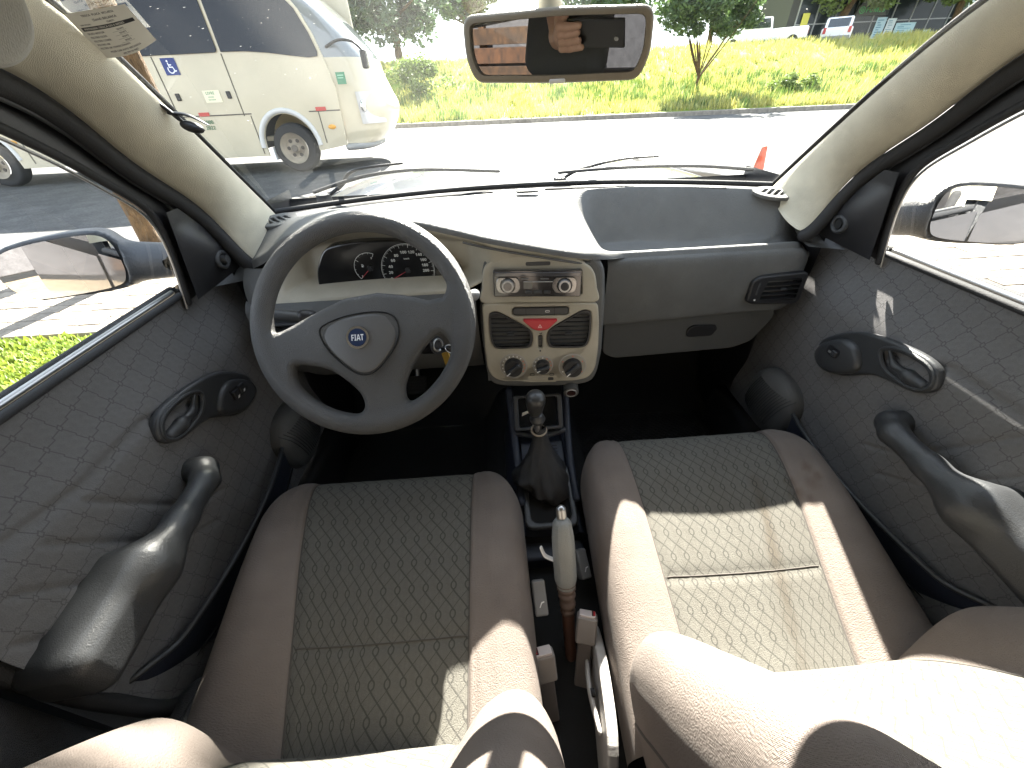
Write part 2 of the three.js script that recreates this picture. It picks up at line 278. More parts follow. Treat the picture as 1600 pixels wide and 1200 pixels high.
function dashRow(x) {
  const e = edgeAt(Math.min(x, 0.19)), wb = wbase(x);
  const c = FR.map((f, i) => { const top = lerp(0.983, e[1] + 0.006, sst(0.1, 1, f)) + 0.010 * Math.sin(Math.PI * f); return i === 10 ? [e[2], e[1] - 0.007] : i === 9 ? [e[2] + 0.004, e[1] + 0.002] : [lerp(wb, e[2], f), top]; });
  const eW = Math.min(1.04, wb - 0.05), k = clamp((eW - 0.89) / 0.12);
  const p = [[wb, 0.983], [eW, 0.989], [eW - 0.018, 0.983], [Math.max(0.872, eW - 0.065), lerp(0.935, 0.893, k)], [Math.max(0.864, eW - 0.085), lerp(0.922, 0.876, k)], [Math.max(0.858, lerp(eW - 0.085, 0.85, 0.45)), lerp(0.914, 0.871, k)], [0.85, lerp(0.905, 0.873, k)], [0.834, 0.885], [0.827, 0.903], [0.814, 0.907], [0.805, 0.898]];
  const q = [[wb, 0.983], [wb - 0.03, 0.984], [wb - 0.07, 0.982], [0.915, 0.972], [0.89, 0.965], [0.88, 0.950], [0.86, 0.934], [0.838, 0.920], [0.824, 0.911], [0.814, 0.906], [0.805, 0.898]];
  const sl = sst(0.095, 0.175, x), sr = 0;
  return c.map((a, i) => { const s2 = sst(0.09 + 0.025 * i / 10, 0.18 + 0.02 * i / 10, x); const r = [lerp(p[i][0], q[i][0], sr), lerp(p[i][1], q[i][1], sr)]; let w = lerp(a[0], r[0], s2), y = lerp(a[1], r[1], s2); const end = sst(0.555, 0.63, Math.abs(x)); return [w + 0.02 * end * (i / 10), y - 0.03 * end * end]; });
}
{
  const NX = 200, rows = []; for (let i = 0; i <= NX; i++) rows.push(curve(dashRow(lerp(-0.60, 0.625, i / NX))));
  put('top_pad', boxUV(grid(NX, 110, (u, v) => { const q = rows[Math.round(u * NX)](v); return [lerp(-0.60, 0.625, u), q[1], q[0]]; })), M.dash, dash);
}
// passenger side: padded face under the shelf lip, closed at its left end
{
  const face = (x, v) => { const yb = lerp(0.733, 0.745, sst(0.15, 0.53, x)), en = sst(0.56, 0.63, x); const c = curve([[0.805, 0.898], [0.797, 0.890], [0.793, 0.868], [0.793, 0.82], [0.797, yb + 0.02], [0.804, yb + 0.004], [0.83, yb], [0.88, yb]]); const q = c(v); return [x, q[1] - 0.025 * en * en * (1 - v), q[0] + 0.03 * en * en]; };
  put('passenger_pad', boxUV(join([grid(60, 40, (u, v) => face(lerp(0.158, 0.622, u), v)), grid(2, 40, (u, v) => { const q = face(0.158, v); return [0.158, q[1], lerp(q[2], 0.90, u)]; }), grid(2, 20, (u, v) => { const q = face(0.622, v); return [0.623, q[1], lerp(q[2], 0.95, u)]; })])), M.dash, dash);
  // glove box door
  const gp = [[0.178, 0.728], [0.605, 0.738], [0.614, 0.71], [0.579, 0.641], [0.531, 0.622], [0.215, 0.613], [0.1835, 0.631]];
  const gb = put('glove_box', boxUV(plate(roundPoly(gp.map(([x, y]) => [x, y]), 0.015), 0.02, 0.004).applyMatrix4(frame([0, 0, 0.859], [1, 0, 0], [0, 1, 0]))), M.dashLow, dash);
  const latch = roundPoly([[0.393, 0.691], [0.4055, 0.703], [0.465, 0.700], [0.4714, 0.689], [0.4616, 0.669], [0.395, 0.670]], 0.008);
  put('latch', plate(latch, 0.006, 0.002).applyMatrix4(frame([0, 0, 0.838], [1, 0, 0], [0, 1, 0])), M.black, gb);
  put('lower_panel', boxUV(join([grid(20, 10, (u, v) => [lerp(0.13, 0.62, u), lerp(0.742, 0.61, v), 0.875 + 0.02 * v]), grid(20, 8, (u, v) => [lerp(0.13, 0.62, u), 0.61 - 0.02 * v, lerp(0.895, 1.1, v)])])), M.dashLow, dash);
}
// air vents
function slotVent(parent, m4, w, h, n, name = 'air_vent') { // rectangular outlet: frame, dark duct, slats
  const v = put(name, plate(roundPoly(rect(-w / 2, -h / 2, w / 2, h / 2), 0.010), 0.014, 0.003, [roundPoly(rect(-w / 2 + 0.007, -h / 2 + 0.007, w / 2 - 0.007, h / 2 - 0.007), 0.006)]).applyMatrix4(m4), M.black, parent);
  put('duct', plate(rect(-w / 2 + 0.004, -h / 2 + 0.004, w / 2 - 0.004, h / 2 - 0.004), 0.002, 0).translate(0, 0, -0.012).applyMatrix4(m4), M.hole, v);
  for (let k = 0; k < n; k++) put('slat', new THREE.BoxGeometry(w - 0.012, 0.0022, 0.012).rotateX(0.35).translate(0, lerp(-h / 2 + 0.012, h / 2 - 0.012, k / (n - 1)), 0.002).applyMatrix4(m4), M.satin, v);
  return v;
}
{
  const vm = frame([0.551, 0.812, 0.793], [1, 0, -0.02], [0, 1, 0.0]);
  const pv = put('air_vent', plate(roundPoly([[-0.066, 0.022], [-0.05, 0.034], [0.046, 0.040], [0.056, 0.034], [0.062, -0.030], [0.05, -0.038], [-0.05, -0.034], [-0.064, -0.026]], 0.01), 0.014, 0.004, [roundPoly([[-0.034, 0.026], [0.040, 0.031], [0.049, 0.027], [0.052, -0.025], [0.042, -0.030], [-0.040, -0.026]], 0.006)]).translate(0, 0, -0.004).applyMatrix4(vm), M.black, dash, 'black rectangular air vent');
  put('duct', plate(rect(-0.045, -0.034, 0.055, 0.034), 0.002, 0).translate(0, 0, -0.006).applyMatrix4(vm), M.hole, pv);
  for (let k = 0; k < 5; k++) put('slat', new THREE.BoxGeometry(0.088, 0.0026, 0.010).rotateX(0.3).translate(0.006, -0.022 + k * 0.0115, 0.004).applyMatrix4(vm), M.black, pv);
  put('vane_tab', box(0, 0, 0, 0.012, 0.006, 0.006, 0.002).translate(0.01, 0.002, 0.010).applyMatrix4(vm), M.satin, pv);
  put('thumbwheel', box(0, 0, 0, 0.006, 0.03, 0.008, 0.003).translate(-0.047, 0.004, 0.007).applyMatrix4(vm), M.satin, pv);
  put('marker', new THREE.CylinderGeometry(0.002, 0.002, 0.002, 10).rotateX(Math.PI / 2).translate(-0.047, -0.022, 0.0105).applyMatrix4(vm), M.ink, pv);
}
for (const s of [-1, 1]) { // demister outlets in the dash corners
  const m4 = frame([s * 0.553, 0.981, 0.915], [0.80, -0.06 * s, s * -0.60], [s * 0.5, 0.25, 0.83]);
  const o = []; for (let k = 0; k < 28; k++) { const a = k / 28 * 2 * Math.PI; o.push([0.044 * Math.cos(a), 0.025 * Math.sin(a)]); }
  const holes = [-0.019, -0.0065, 0.006, 0.0185].map((x, i) => { const h = [0.009, 0.013, 0.013, 0.009][i]; return roundPoly([[x - 0.0035 - s * 0.003, -h], [x + 0.0035 - s * 0.003, -h], [x + 0.0035 + s * 0.003, h], [x - 0.0035 + s * 0.003, h]], 0.0034); });
  const v = put('demister_vent', plate(o, 0.008, 0.002, holes).applyMatrix4(m4), M.dash, dash);
  put('duct', plate(o.map(([a, b]) => [a * 0.95, b * 0.95]), 0.001, 0).translate(0, 0, 0.0015).applyMatrix4(m4), M.hole, v);
}
{ // defrost slots along the glass and the oval sensor cap
  for (const [a, b] of [[-0.46, -0.085], [0.06, 0.47]]) { const c = []; for (let k = 0; k <= 12; k++) { const x = lerp(a, b, k / 12); c.push([x, 0.989, wbase(x) - 0.055]); } put('defrost_slot', bar(c, 0.008, { flat: 0.35, up: [0, 1, 0], ring: 10 }), M.hole, dash); }
  const m4 = frame([0.005, 0.9935, 1.02], [1, 0, 0], [0, -0.03, 1]);
  const cap = put('sensor_cap', plate(roundPoly(rect(-0.028, -0.012, 0.028, 0.012), 0.011, 8), 0.006, 0.002).applyMatrix4(m4), M.dash, dash);
  put('cap_slot', plate(roundPoly(rect(-0.018, -0.003, 0.018, 0.003), 0.0028), 0.0015, 0).translate(0, 0.001, 0.0055).applyMatrix4(m4), M.hole, cap);
}
for (const s of [-1, 1]) put('side_filler', boxUV(grid(6, 20, (u, v) => { const w = lerp(0.79, 1.06, v); return [s * lerp(0.585, 0.672, u), lerp(0.905, 0.965, sst(0, 0.6, v)) - 0.012 * u, w]; })), M.dash, dash);
// instrument surround (beige), lens, needles
{
  const bot = curve([[-0.535, 0.868], [-0.40, 0.868], [-0.25, 0.868], [-0.16, 0.872], [-0.11, 0.890], [-0.06, 0.915], [0.02, 0.925], [0.105, 0.915]]);
  const botAt = (x) => { let a = 0, b = 1; for (let k = 0; k < 24; k++) { const m = (a + b) / 2; bot(m)[0] < x ? a = m : b = m; } return bot((a + b) / 2)[1]; };
  const fas = (u, v) => {
    const x = lerp(-0.535, 0.105, u), e = edgeAt(x), y0 = e[1] - 0.008, y1 = botAt(x), w0 = e[2] + 0.003, w1 = 0.742, dx = sst(-0.52, -0.455, x) * (1 - sst(-0.14, -0.085, x)), dv = sst(0.0, 0.28, v) * (1 - sst(0.72, 0.98, v));
    return [x, lerp(y0, y1, v), lerp(w0, w1, v) + 0.058 * dx * dv];
  };
  put('instrument_surround', boxUV(grid(110, 40, fas)), M.beige, dash);
  put('hood_trim', bar([...Array(30)].map((_, i) => { const x = lerp(-0.14, 0.10, i / 29), e = edgeAt(x); return [x, e[1] - 0.016, e[2] + 0.002]; }), 0.0022, { ring: 8, seg: 60 }), M.dashLow, dash);
  const L = [[-0.4494, -0.0111], [-0.44, 0.0095], [-0.4229, 0.0336], [-0.402, 0.0435], [-0.3517, 0.0494], [-0.2968, 0.0489], [-0.2536, 0.0439], [-0.2002, 0.0298], [-0.1696, 0.0053], [-0.1503, -0.0268], [-0.1499, -0.0442], [-0.1654, -0.0533], [-0.273, -0.0516], [-0.3675, -0.0482], [-0.4458, -0.0489], [-0.4539, -0.0378]];
  const x0 = -0.456, y0 = -0.055, W = 0.308, H = 0.106, S = 1024 / W, px = (x, y) => [(x - x0) * S, (y0 + H - y) * S];
  const t = canvasTex(1024, Math.round(1024 * H / W), (c, w, h) => {
    c.fillStyle = '#0d0d0e'; c.fillRect(0, 0, w, h); c.strokeStyle = '#dfe0dd'; c.fillStyle = '#e6e6e2'; c.textAlign = 'center'; c.textBaseline = 'middle';
    const tick = (cx, cy, r0, r1, a, lw) => { const [X, Y] = px(cx, cy); c.lineWidth = lw; c.beginPath(); c.moveTo(X + Math.cos(a) * r0 * S, Y - Math.sin(a) * r0 * S); c.lineTo(X + Math.cos(a) * r1 * S, Y - Math.sin(a) * r1 * S); c.stroke(); };
    const arcD = (cx, cy, r, a0, a1, lw) => { const [X, Y] = px(cx, cy); c.lineWidth = lw; c.beginPath(); c.arc(X, Y, r * S, -a0, -a1, false); c.stroke(); };
    // fuel
    arcD(-0.339, -0.004, 0.0315, 3.87, 1.15, 3.5);
    for (let k = 0; k <= 8; k++) tick(-0.339, -0.004, 0.0315, k % 4 ? 0.0285 : 0.025, lerp(1.15, 3.87, k / 8), k % 4 ? 2 : 3.5);
    c.font = 'bold 20px sans-serif'; c.fillText('F', ...px(-0.3315, 0.0165)); c.fillText('E', ...px(-0.3585, -0.0195));
    { const [X, Y] = px(-0.3525, 0.002); c.fillRect(X - 9, Y - 10, 11, 20); c.fillStyle = '#0d0d0e'; c.fillRect(X - 7, Y - 7, 7, 6); c.fillStyle = '#e6e6e2'; c.fillRect(X + 4, Y - 6, 2, 14); }
    // speedometer
    arcD(-0.2633, -0.0125, 0.0535, 3.62, -0.45, 3); arcD(-0.2633, -0.0125, 0.0515, 3.62, -0.45, 1.5);
    for (let k = 0; k <= 22; k++) tick(-0.2633, -0.0125, 0.0525, k % 2 ? 0.0485 : 0.046, lerp(3.62, -0.45, k / 22), k % 2 ? 1.6 : 3);
    c.font = 'bold 27px sans-serif';
    [[-0.3001, -0.0287], [-0.2994, -0.0154], [-0.2972, -0.0031], [-0.2898, 0.0093], [-0.2813, 0.0191], [-0.2661, 0.0246], [-0.2504, 0.0241], [-0.2361, 0.0183], [-0.229, 0.0076], [-0.2275, -0.0035], [-0.2272, -0.0149]].forEach((p, i) => c.fillText(String(i * 20), ...px(...p)));
    c.font = 'bold 15px sans-serif'; c.fillText('km/h', ...px(-0.262, 0.0115));
    const [a, b] = px(-0.268, -0.0285); c.fillStyle = '#4a4d45'; c.fillRect(a, b, 0.030 * S, 0.0145 * S);
  });
  t.repeat.set(1 / W, 1 / H); t.offset.set(-x0 / W, -y0 / H); t.wrapS = t.wrapT = THREE.ClampToEdgeWrapping;
  const cl = put('instrument_cluster', plate(roundPoly(smoothLoop(L, 90), 0.001, 1), 0.03, 0.003).applyMatrix4(frame([0, 0.92, 0.812], [1, 0, 0], [0, 1, 0])), phy([1, 1, 1], 0.3, { map: t, clearcoat: 0.6, clearcoatRoughness: 0.08 }), dash, 'black instrument cluster with fuel gauge and speedometer');
  // needles and caps stand just proud of the dial
  const needle = (cx, cy, ang, len) => { const m = frame([cx, 0.92 + cy, 0.7805], [1, 0, 0], [0, 1, 0]); put('needle', new THREE.BoxGeometry(len, 0.0012, 0.0008).translate(len / 2, 0, 0).rotateZ(ang).applyMatrix4(m), std([0.5, 0.06, 0.08], 0.5), cl); put('needle_cap', new THREE.CylinderGeometry(0.0058, 0.0066, 0.003, 20).rotateX(Math.PI / 2).applyMatrix4(m), M.black, cl); };
  needle(-0.339, -0.004, 3.87, 0.026); needle(-0.2633, -0.0125, 3.60, 0.042);
}
// dash ends and knee panel on the driver's side
{
  put('knee_panel', boxUV(grid(40, 30, (u, v) => { const x = lerp(-0.602, -0.128, u); const c = curve([[0.742, 0.869], [0.730, 0.86], [0.722, 0.845], [0.728, 0.80], [0.75, 0.74], [0.79, 0.67], [0.84, 0.62], [0.95, 0.60]])(v); return [x, c[1], c[0] + 0.02 * sst(0.54, 0.6, -x)]; })), M.dashLow, dash);
  put('end_rim', boxUV(grid(16, 24, (u, v) => { const a = curve([[-0.60, 0.925, 0.80], [-0.598, 0.90, 0.768], [-0.594, 0.86, 0.752], [-0.59, 0.80, 0.762]])(v), k = Math.sin(u * Math.PI); return [a[0] + 0.070 * u, a[1] + (u > 0.4 ? 0.014 * Math.sin(v * 3.1) * (u - 0.4) : 0), a[2] - 0.012 * k + 0.004]; })), M.dash, dash);
  slotVent(dash, frame([-0.524, 0.815, 0.722], [1, 0, 0], [0, 1, 0]), 0.075, 0.05, 5, 'side_vent');
}
// centre stack
const stackM = frame([0, 0.93, 0.735], [Math.cos(5 * Math.PI / 180), 0, -Math.sin(5 * Math.PI / 180)], [0, 0.27, 0.035]);
{
  const P = (g, dz = 0) => g.translate(0.003, 0, dz).applyMatrix4(stackM);
  const up = smoothLoop([[-0.119, -0.082], [-0.116, -0.05], [-0.113, -0.022], [-0.104, -0.005], [-0.085, 0.006], [-0.05, 0.0115], [0, 0.0125], [0.045, 0.008], [0.075, 0], [0.097, -0.013], [0.109, -0.03], [0.1145, -0.055], [0.1175, -0.084], [0.06, -0.085], [-0.06, -0.084]], 110);
  const rh = roundPoly([[-0.0935, -0.011], [0.0870, -0.0145], [0.0915, -0.072], [-0.0905, -0.071]], 0.008);
  const st = thing('centre_stack', 'beige centre console panel with air vents, red hazard button and three heater knobs', 'console panel');
  put('shroud', boxUV(plate(smoothLoop([[-0.112, -0.01], [-0.09, 0.012], [0, 0.022], [0.08, 0.018], [0.122, -0.01], [0.133, -0.06], [0.137, -0.16], [0.136, -0.22], [0.124, -0.272], [0.085, -0.2885], [0, -0.291], [-0.085, -0.289], [-0.116, -0.268], [-0.124, -0.20], [-0.126, -0.10]], 90), 0.17, 0.010, [rect(-0.108, -0.262, 0.110, -0.09), rect(-0.09, -0.074, 0.088, -0.012)], 4).translate(0.003, 0, -0.175).applyMatrix4(stackM)), M.dash, st);
  put('radio_bezel', boxUV(P(plate(up, 0.012, 0.004, [rh], 3), -0.008)), M.beige, st);
  put('slot', P(plate(roundPoly(rect(-0.027, -0.0095, 0.021, -0.002), 0.0036), 0.002, 0.0006), 0.0032), M.satin, st);
  put('radio_recess', P(plate(roundPoly([[-0.096, -0.008], [0.09, -0.012], [0.094, -0.075], [-0.093, -0.073]], 0.008), 0.002, 0), -0.0065), std([0.30, 0.27, 0.21], 0.5), st);
  const vR = smoothLoop([[0.1067, -0.1124], [0.0996, -0.1033], [0.0865, -0.1035], [0.0633, -0.1166], [0.0264, -0.1398], [0.0172, -0.1557], [0.0178, -0.1736], [0.0271, -0.184], [0.06, -0.1855], [0.0882, -0.1855], [0.1017, -0.179], [0.1073, -0.155]], 60), vL = vR.map(([x, y]) => [-x + 0.002, y]).reverse();
  const low = roundPoly([[-0.1192, -0.0835], [0.119, -0.0865], [0.1244, -0.127], [0.1275, -0.186], [0.1255, -0.236], [0.112, -0.262], [0.085, -0.2695], [0, -0.271], [-0.085, -0.2695], [-0.107, -0.258], [-0.117, -0.236], [-0.1195, -0.18]], 0.012);
  const slotS = roundPoly(rect(-0.0025, -0.187, 0.0065, -0.1565), 0.004), slotB = roundPoly(rect(-0.0215, -0.2672, 0.0375, -0.2585), 0.004), btnH = roundPoly(rect(-0.0565, -0.1115, 0.0605, -0.0935), 0.0085, 6);
  put('vent_bezel', boxUV(P(plate(low, 0.013, 0.004, [vR, vL, slotS, slotB, btnH], 3), -0.008)), M.beige, st);
  put('backing', P(plate(rect(-0.11, -0.265, 0.112, -0.09), 0.002, 0), -0.026), M.hole, st);
  for (const [loop, sgn] of [[vL, -1], [vR, 1]]) {
    const v = put('air_vent', P(plate(loop.map((p) => [p[0], p[1]]), 0.011, 0.0006, [loop.map(([x, y]) => { const cx = sgn * 0.068 + 0.001, cy = -0.15; return [cx + (x - cx) * 0.90, cy + (y - cy) * 0.90]; })]), -0.004), M.black, st, sgn < 0 ? 'left teardrop air vent with dark slats' : 'right teardrop air vent with dark slats');
    const sd = polySDF(loop);
    for (let k = 0; k < 8; k++) { const y = -0.1775 + k * 0.0098; let a = null, b = null; for (let x = -0.12; x <= 0.12; x += 0.0004) if (sd(x, y) < -0.0015) { a ??= x; b = x; } if (a !== null && b - a > 0.01) put('slat', P(new THREE.BoxGeometry(b - a, 0.0019, 0.0045).rotateX(0.3).translate((a + b) / 2, y, 0.002)), M.satin, v); }
    put('vane_tab', P(box(0, 0, 0, 0.016, 0.005, 0.008, 0.002).translate(sgn * 0.062, -0.153, 0.004)), M.satin, v);
  }
  const bt = put('button_strip', P(plate(roundPoly(rect(-0.0555, -0.1105, 0.0595, -0.0945), 0.008, 6), 0.010, 0.002), -0.005), M.satin, st);
  for (const x of [-0.028, 0.031]) put('button_gap', P(new THREE.BoxGeometry(0.0008, 0.0155, 0.001).translate(x, -0.1025, 0.0052)), M.hole, bt);
  put('button_icon', P(plate(roundPoly(rect(0.012, -0.1045, 0.021, -0.1005), 0.002), 0.0006, 0, [roundPoly(rect(0.0128, -0.1037, 0.0202, -0.1013), 0.0014)]), 0.0052), M.ink, bt);
  const hz = put('hazard_button', P(plate(roundPoly([[-0.033, -0.1175], [0.036, -0.1185], [0.0375, -0.122], [0.018, -0.1415], [0.002, -0.1445], [-0.014, -0.141], [-0.034, -0.1215]], 0.007), 0.010, 0.003, [], 3), 0.001), M.red, st, 'red hazard warning button');
  put('warning_triangle', P(plate([[-0.0035, -0.136], [0.0055, -0.136], [0.001, -0.128]], 0.0006, 0, [[[-0.0012, -0.1347], [0.0032, -0.1347], [0.001, -0.1306]]]), 0.0113), std([0.85, 0.5, 0.5], 0.5), hz);
  put('slider', P(plate(roundPoly(rect(-0.0018, -0.1675, 0.0058, -0.158), 0.002), 0.006, 0.001), -0.002), M.satin, st);
  put('slider_mark', P(plate([[0.0035, -0.1535], [0.006, -0.150], [0.0045, -0.1495], [0.0015, -0.1515], [-0.0005, -0.150], [0, -0.1525]], 0.0005, 0), 0.0052), M.satin, st);
  put('slider_mark', P(new THREE.CylinderGeometry(0.0022, 0.0022, 0.0006, 12).rotateX(Math.PI / 2).translate(0.002, -0.1925, 0.0054)), M.satin, st);
  put('recirculation_slider', P(box(0, 0, 0, 0.013, 0.0075, 0.009, 0.002).translate(0.026, -0.263, 0.002)), M.satin, st);
  const knob = (x, y, R, ang, marks) => {
    const k = put('heater_knob', P(new THREE.CylinderGeometry(R, R * 1.06, 0.016, 36).rotateX(Math.PI / 2).translate(x, y, 0.012)), M.black, st);
    put('grip', P(new RoundedBoxGeometry(R * 0.55, R * 1.95, 0.010, 3, 0.004).rotateZ(ang).translate(x, y, 0.023)), M.satin, k);
    put('pointer', P(new THREE.BoxGeometry(0.0018, R * 0.5, 0.0008).translate(0, -R * 0.7, 0).rotateZ(ang).translate(x, y, 0.0285)), M.ink, k);
    put('dial_ring', P(new THREE.TorusGeometry(R * 1.52, 0.0012, 8, 48).translate(x, y, 0.0048)), M.lightGrey, k);
    put('dial_face', P(new THREE.RingGeometry(R * 1.02, R * 1.5, 48).translate(x, y, 0.0052)), std([0.33, 0.31, 0.26], 0.5), k);
    for (let i = 0; i < marks; i++) { const a = lerp(3.7, -0.55, i / (marks - 1)); put('dial_mark', P(new THREE.CylinderGeometry(0.0017, 0.0017, 0.0007, 8).rotateX(Math.PI / 2).translate(x + Math.cos(a) * R * 1.27, y + Math.sin(a) * R * 1.27, 0.0056)), i > marks - 5 ? std([0.6, 0.2, 0.15], 0.5) : M.ink, k); }
  };
  knob(-0.0575, -0.2297, 0.0195, -0.85, 13); knob(0.0075, -0.2285, 0.0145, -1.2, 9); knob(0.0735, -0.2320, 0.0195, -0.8, 5);
  for (const x of [-0.016, 0.028]) put('mode_icon', P(plate(roundPoly(rect(x - 0.005, -0.2545, x + 0.005, -0.2485), 0.002), 0.0006, 0, [roundPoly(rect(x - 0.004, -0.2535, x + 0.004, -0.2495), 0.0015)]), 0.0055), M.satin, st);
  // cigarette lighter in the shroud's lower right
  const lm = stackM.clone(), LG = (g) => g.rotateX(0.35).translate(0.077, -0.300, 0.0).applyMatrix4(lm);
  const li = put('power_socket', LG(new THREE.CylinderGeometry(0.017, 0.018, 0.05, 28).rotateX(Math.PI / 2).translate(0, 0, -0.02)), M.dash, st, 'round lighter socket with a pale ring');
  put('socket_ring', LG(new THREE.TorusGeometry(0.0115, 0.0016, 10, 32).translate(0, 0, 0.0055)), M.silverPl, li);
  put('socket_plug', LG(new THREE.CylinderGeometry(0.0105, 0.0105, 0.002, 24).rotateX(Math.PI / 2).translate(0, 0, 0.0055)), std([0.035, 0.012, 0.01], 0.5), li);
  // radio unit sits in the bezel
  const ra = thing('car_radio', 'glossy black car radio with two round silver knobs in the console', 'radio');
  const R2 = (g, dz = 0) => g.rotateZ(-0.02).translate(-0.0015, -0.0415, dz).applyMatrix4(stackM);
  const rb = put('face', R2(plate(roundPoly(rect(-0.0865, -0.0265, 0.0865, 0.0265), 0.003), 0.022, 0.002), -0.006), phy([0.022, 0.022, 0.024], 0.18, { clearcoat: 1, clearcoatRoughness: 0.05 }), ra);
  put('top_strip', R2(box(0, 0, 0, 0.165, 0.008, 0.004, 0.001).translate(0, 0.0185, 0.016)), phy([0.06, 0.06, 0.065], 0.15, { clearcoat: 1 }), ra);
  put('cassette_line', R2(box(0, 0, 0, 0.062, 0.0016, 0.002, 0.0005).translate(0.004, 0.004, 0.017)), M.silverPl, ra);
  for (const [x, q] of [[-0.058, 1], [0.053, -1]]) {
    put('knob_surround', R2(plate(roundPoly([[x - 0.024, -0.008], [x - 0.018, -0.018], [x + 0.018, -0.018], [x + 0.024, -0.008], [x + 0.024, 0.004], [x + 0.018, 0.013], [x - 0.018, 0.013], [x - 0.024, 0.004]], 0.004), 0.004, 0.001, [[...Array(24)].map((_, i) => [x + 0.0145 * Math.cos(i / 24 * 6.2832), -0.003 + 0.0145 * Math.sin(i / 24 * 6.2832)])]), 0.0155), M.darkChrome, ra);
    const kk = put('knob', R2(new THREE.CylinderGeometry(0.0115, 0.0125, 0.012, 30).rotateX(Math.PI / 2).translate(x, -0.003, 0.021)), M.silverPl, ra);
    put('knob_cap', R2(new THREE.CylinderGeometry(0.0078, 0.0085, 0.002, 24).rotateX(Math.PI / 2).translate(x, -0.003, 0.0278)), phy([0.05, 0.05, 0.05], 0.1, { clearcoat: 1 }), kk);
  }
  put('display', R2(plate(roundPoly(rect(-0.027, -0.010, -0.010, 0.005), 0.001), 0.001, 0), 0.0165), phy([0.16, 0.155, 0.14], 0.2), ra);
  for (const [x, w] of [[-0.017, 0.014], [0.001, 0.016], [0.02, 0.013]]) put('preset_button', R2(box(0, 0, 0, w, 0.006, 0.003, 0.001).translate(x, -0.0165, 0.017)), M.satin, ra);
  put('brand_mark', R2(box(0, 0, 0, 0.014, 0.0016, 0.0006, 0).translate(-0.024, 0.0095, 0.0165)), M.grey, ra); put('brand_mark', R2(box(0, 0, 0, 0.016, 0.0016, 0.0006, 0).translate(0.014, 0.0095, 0.0165)), M.grey, ra);
}

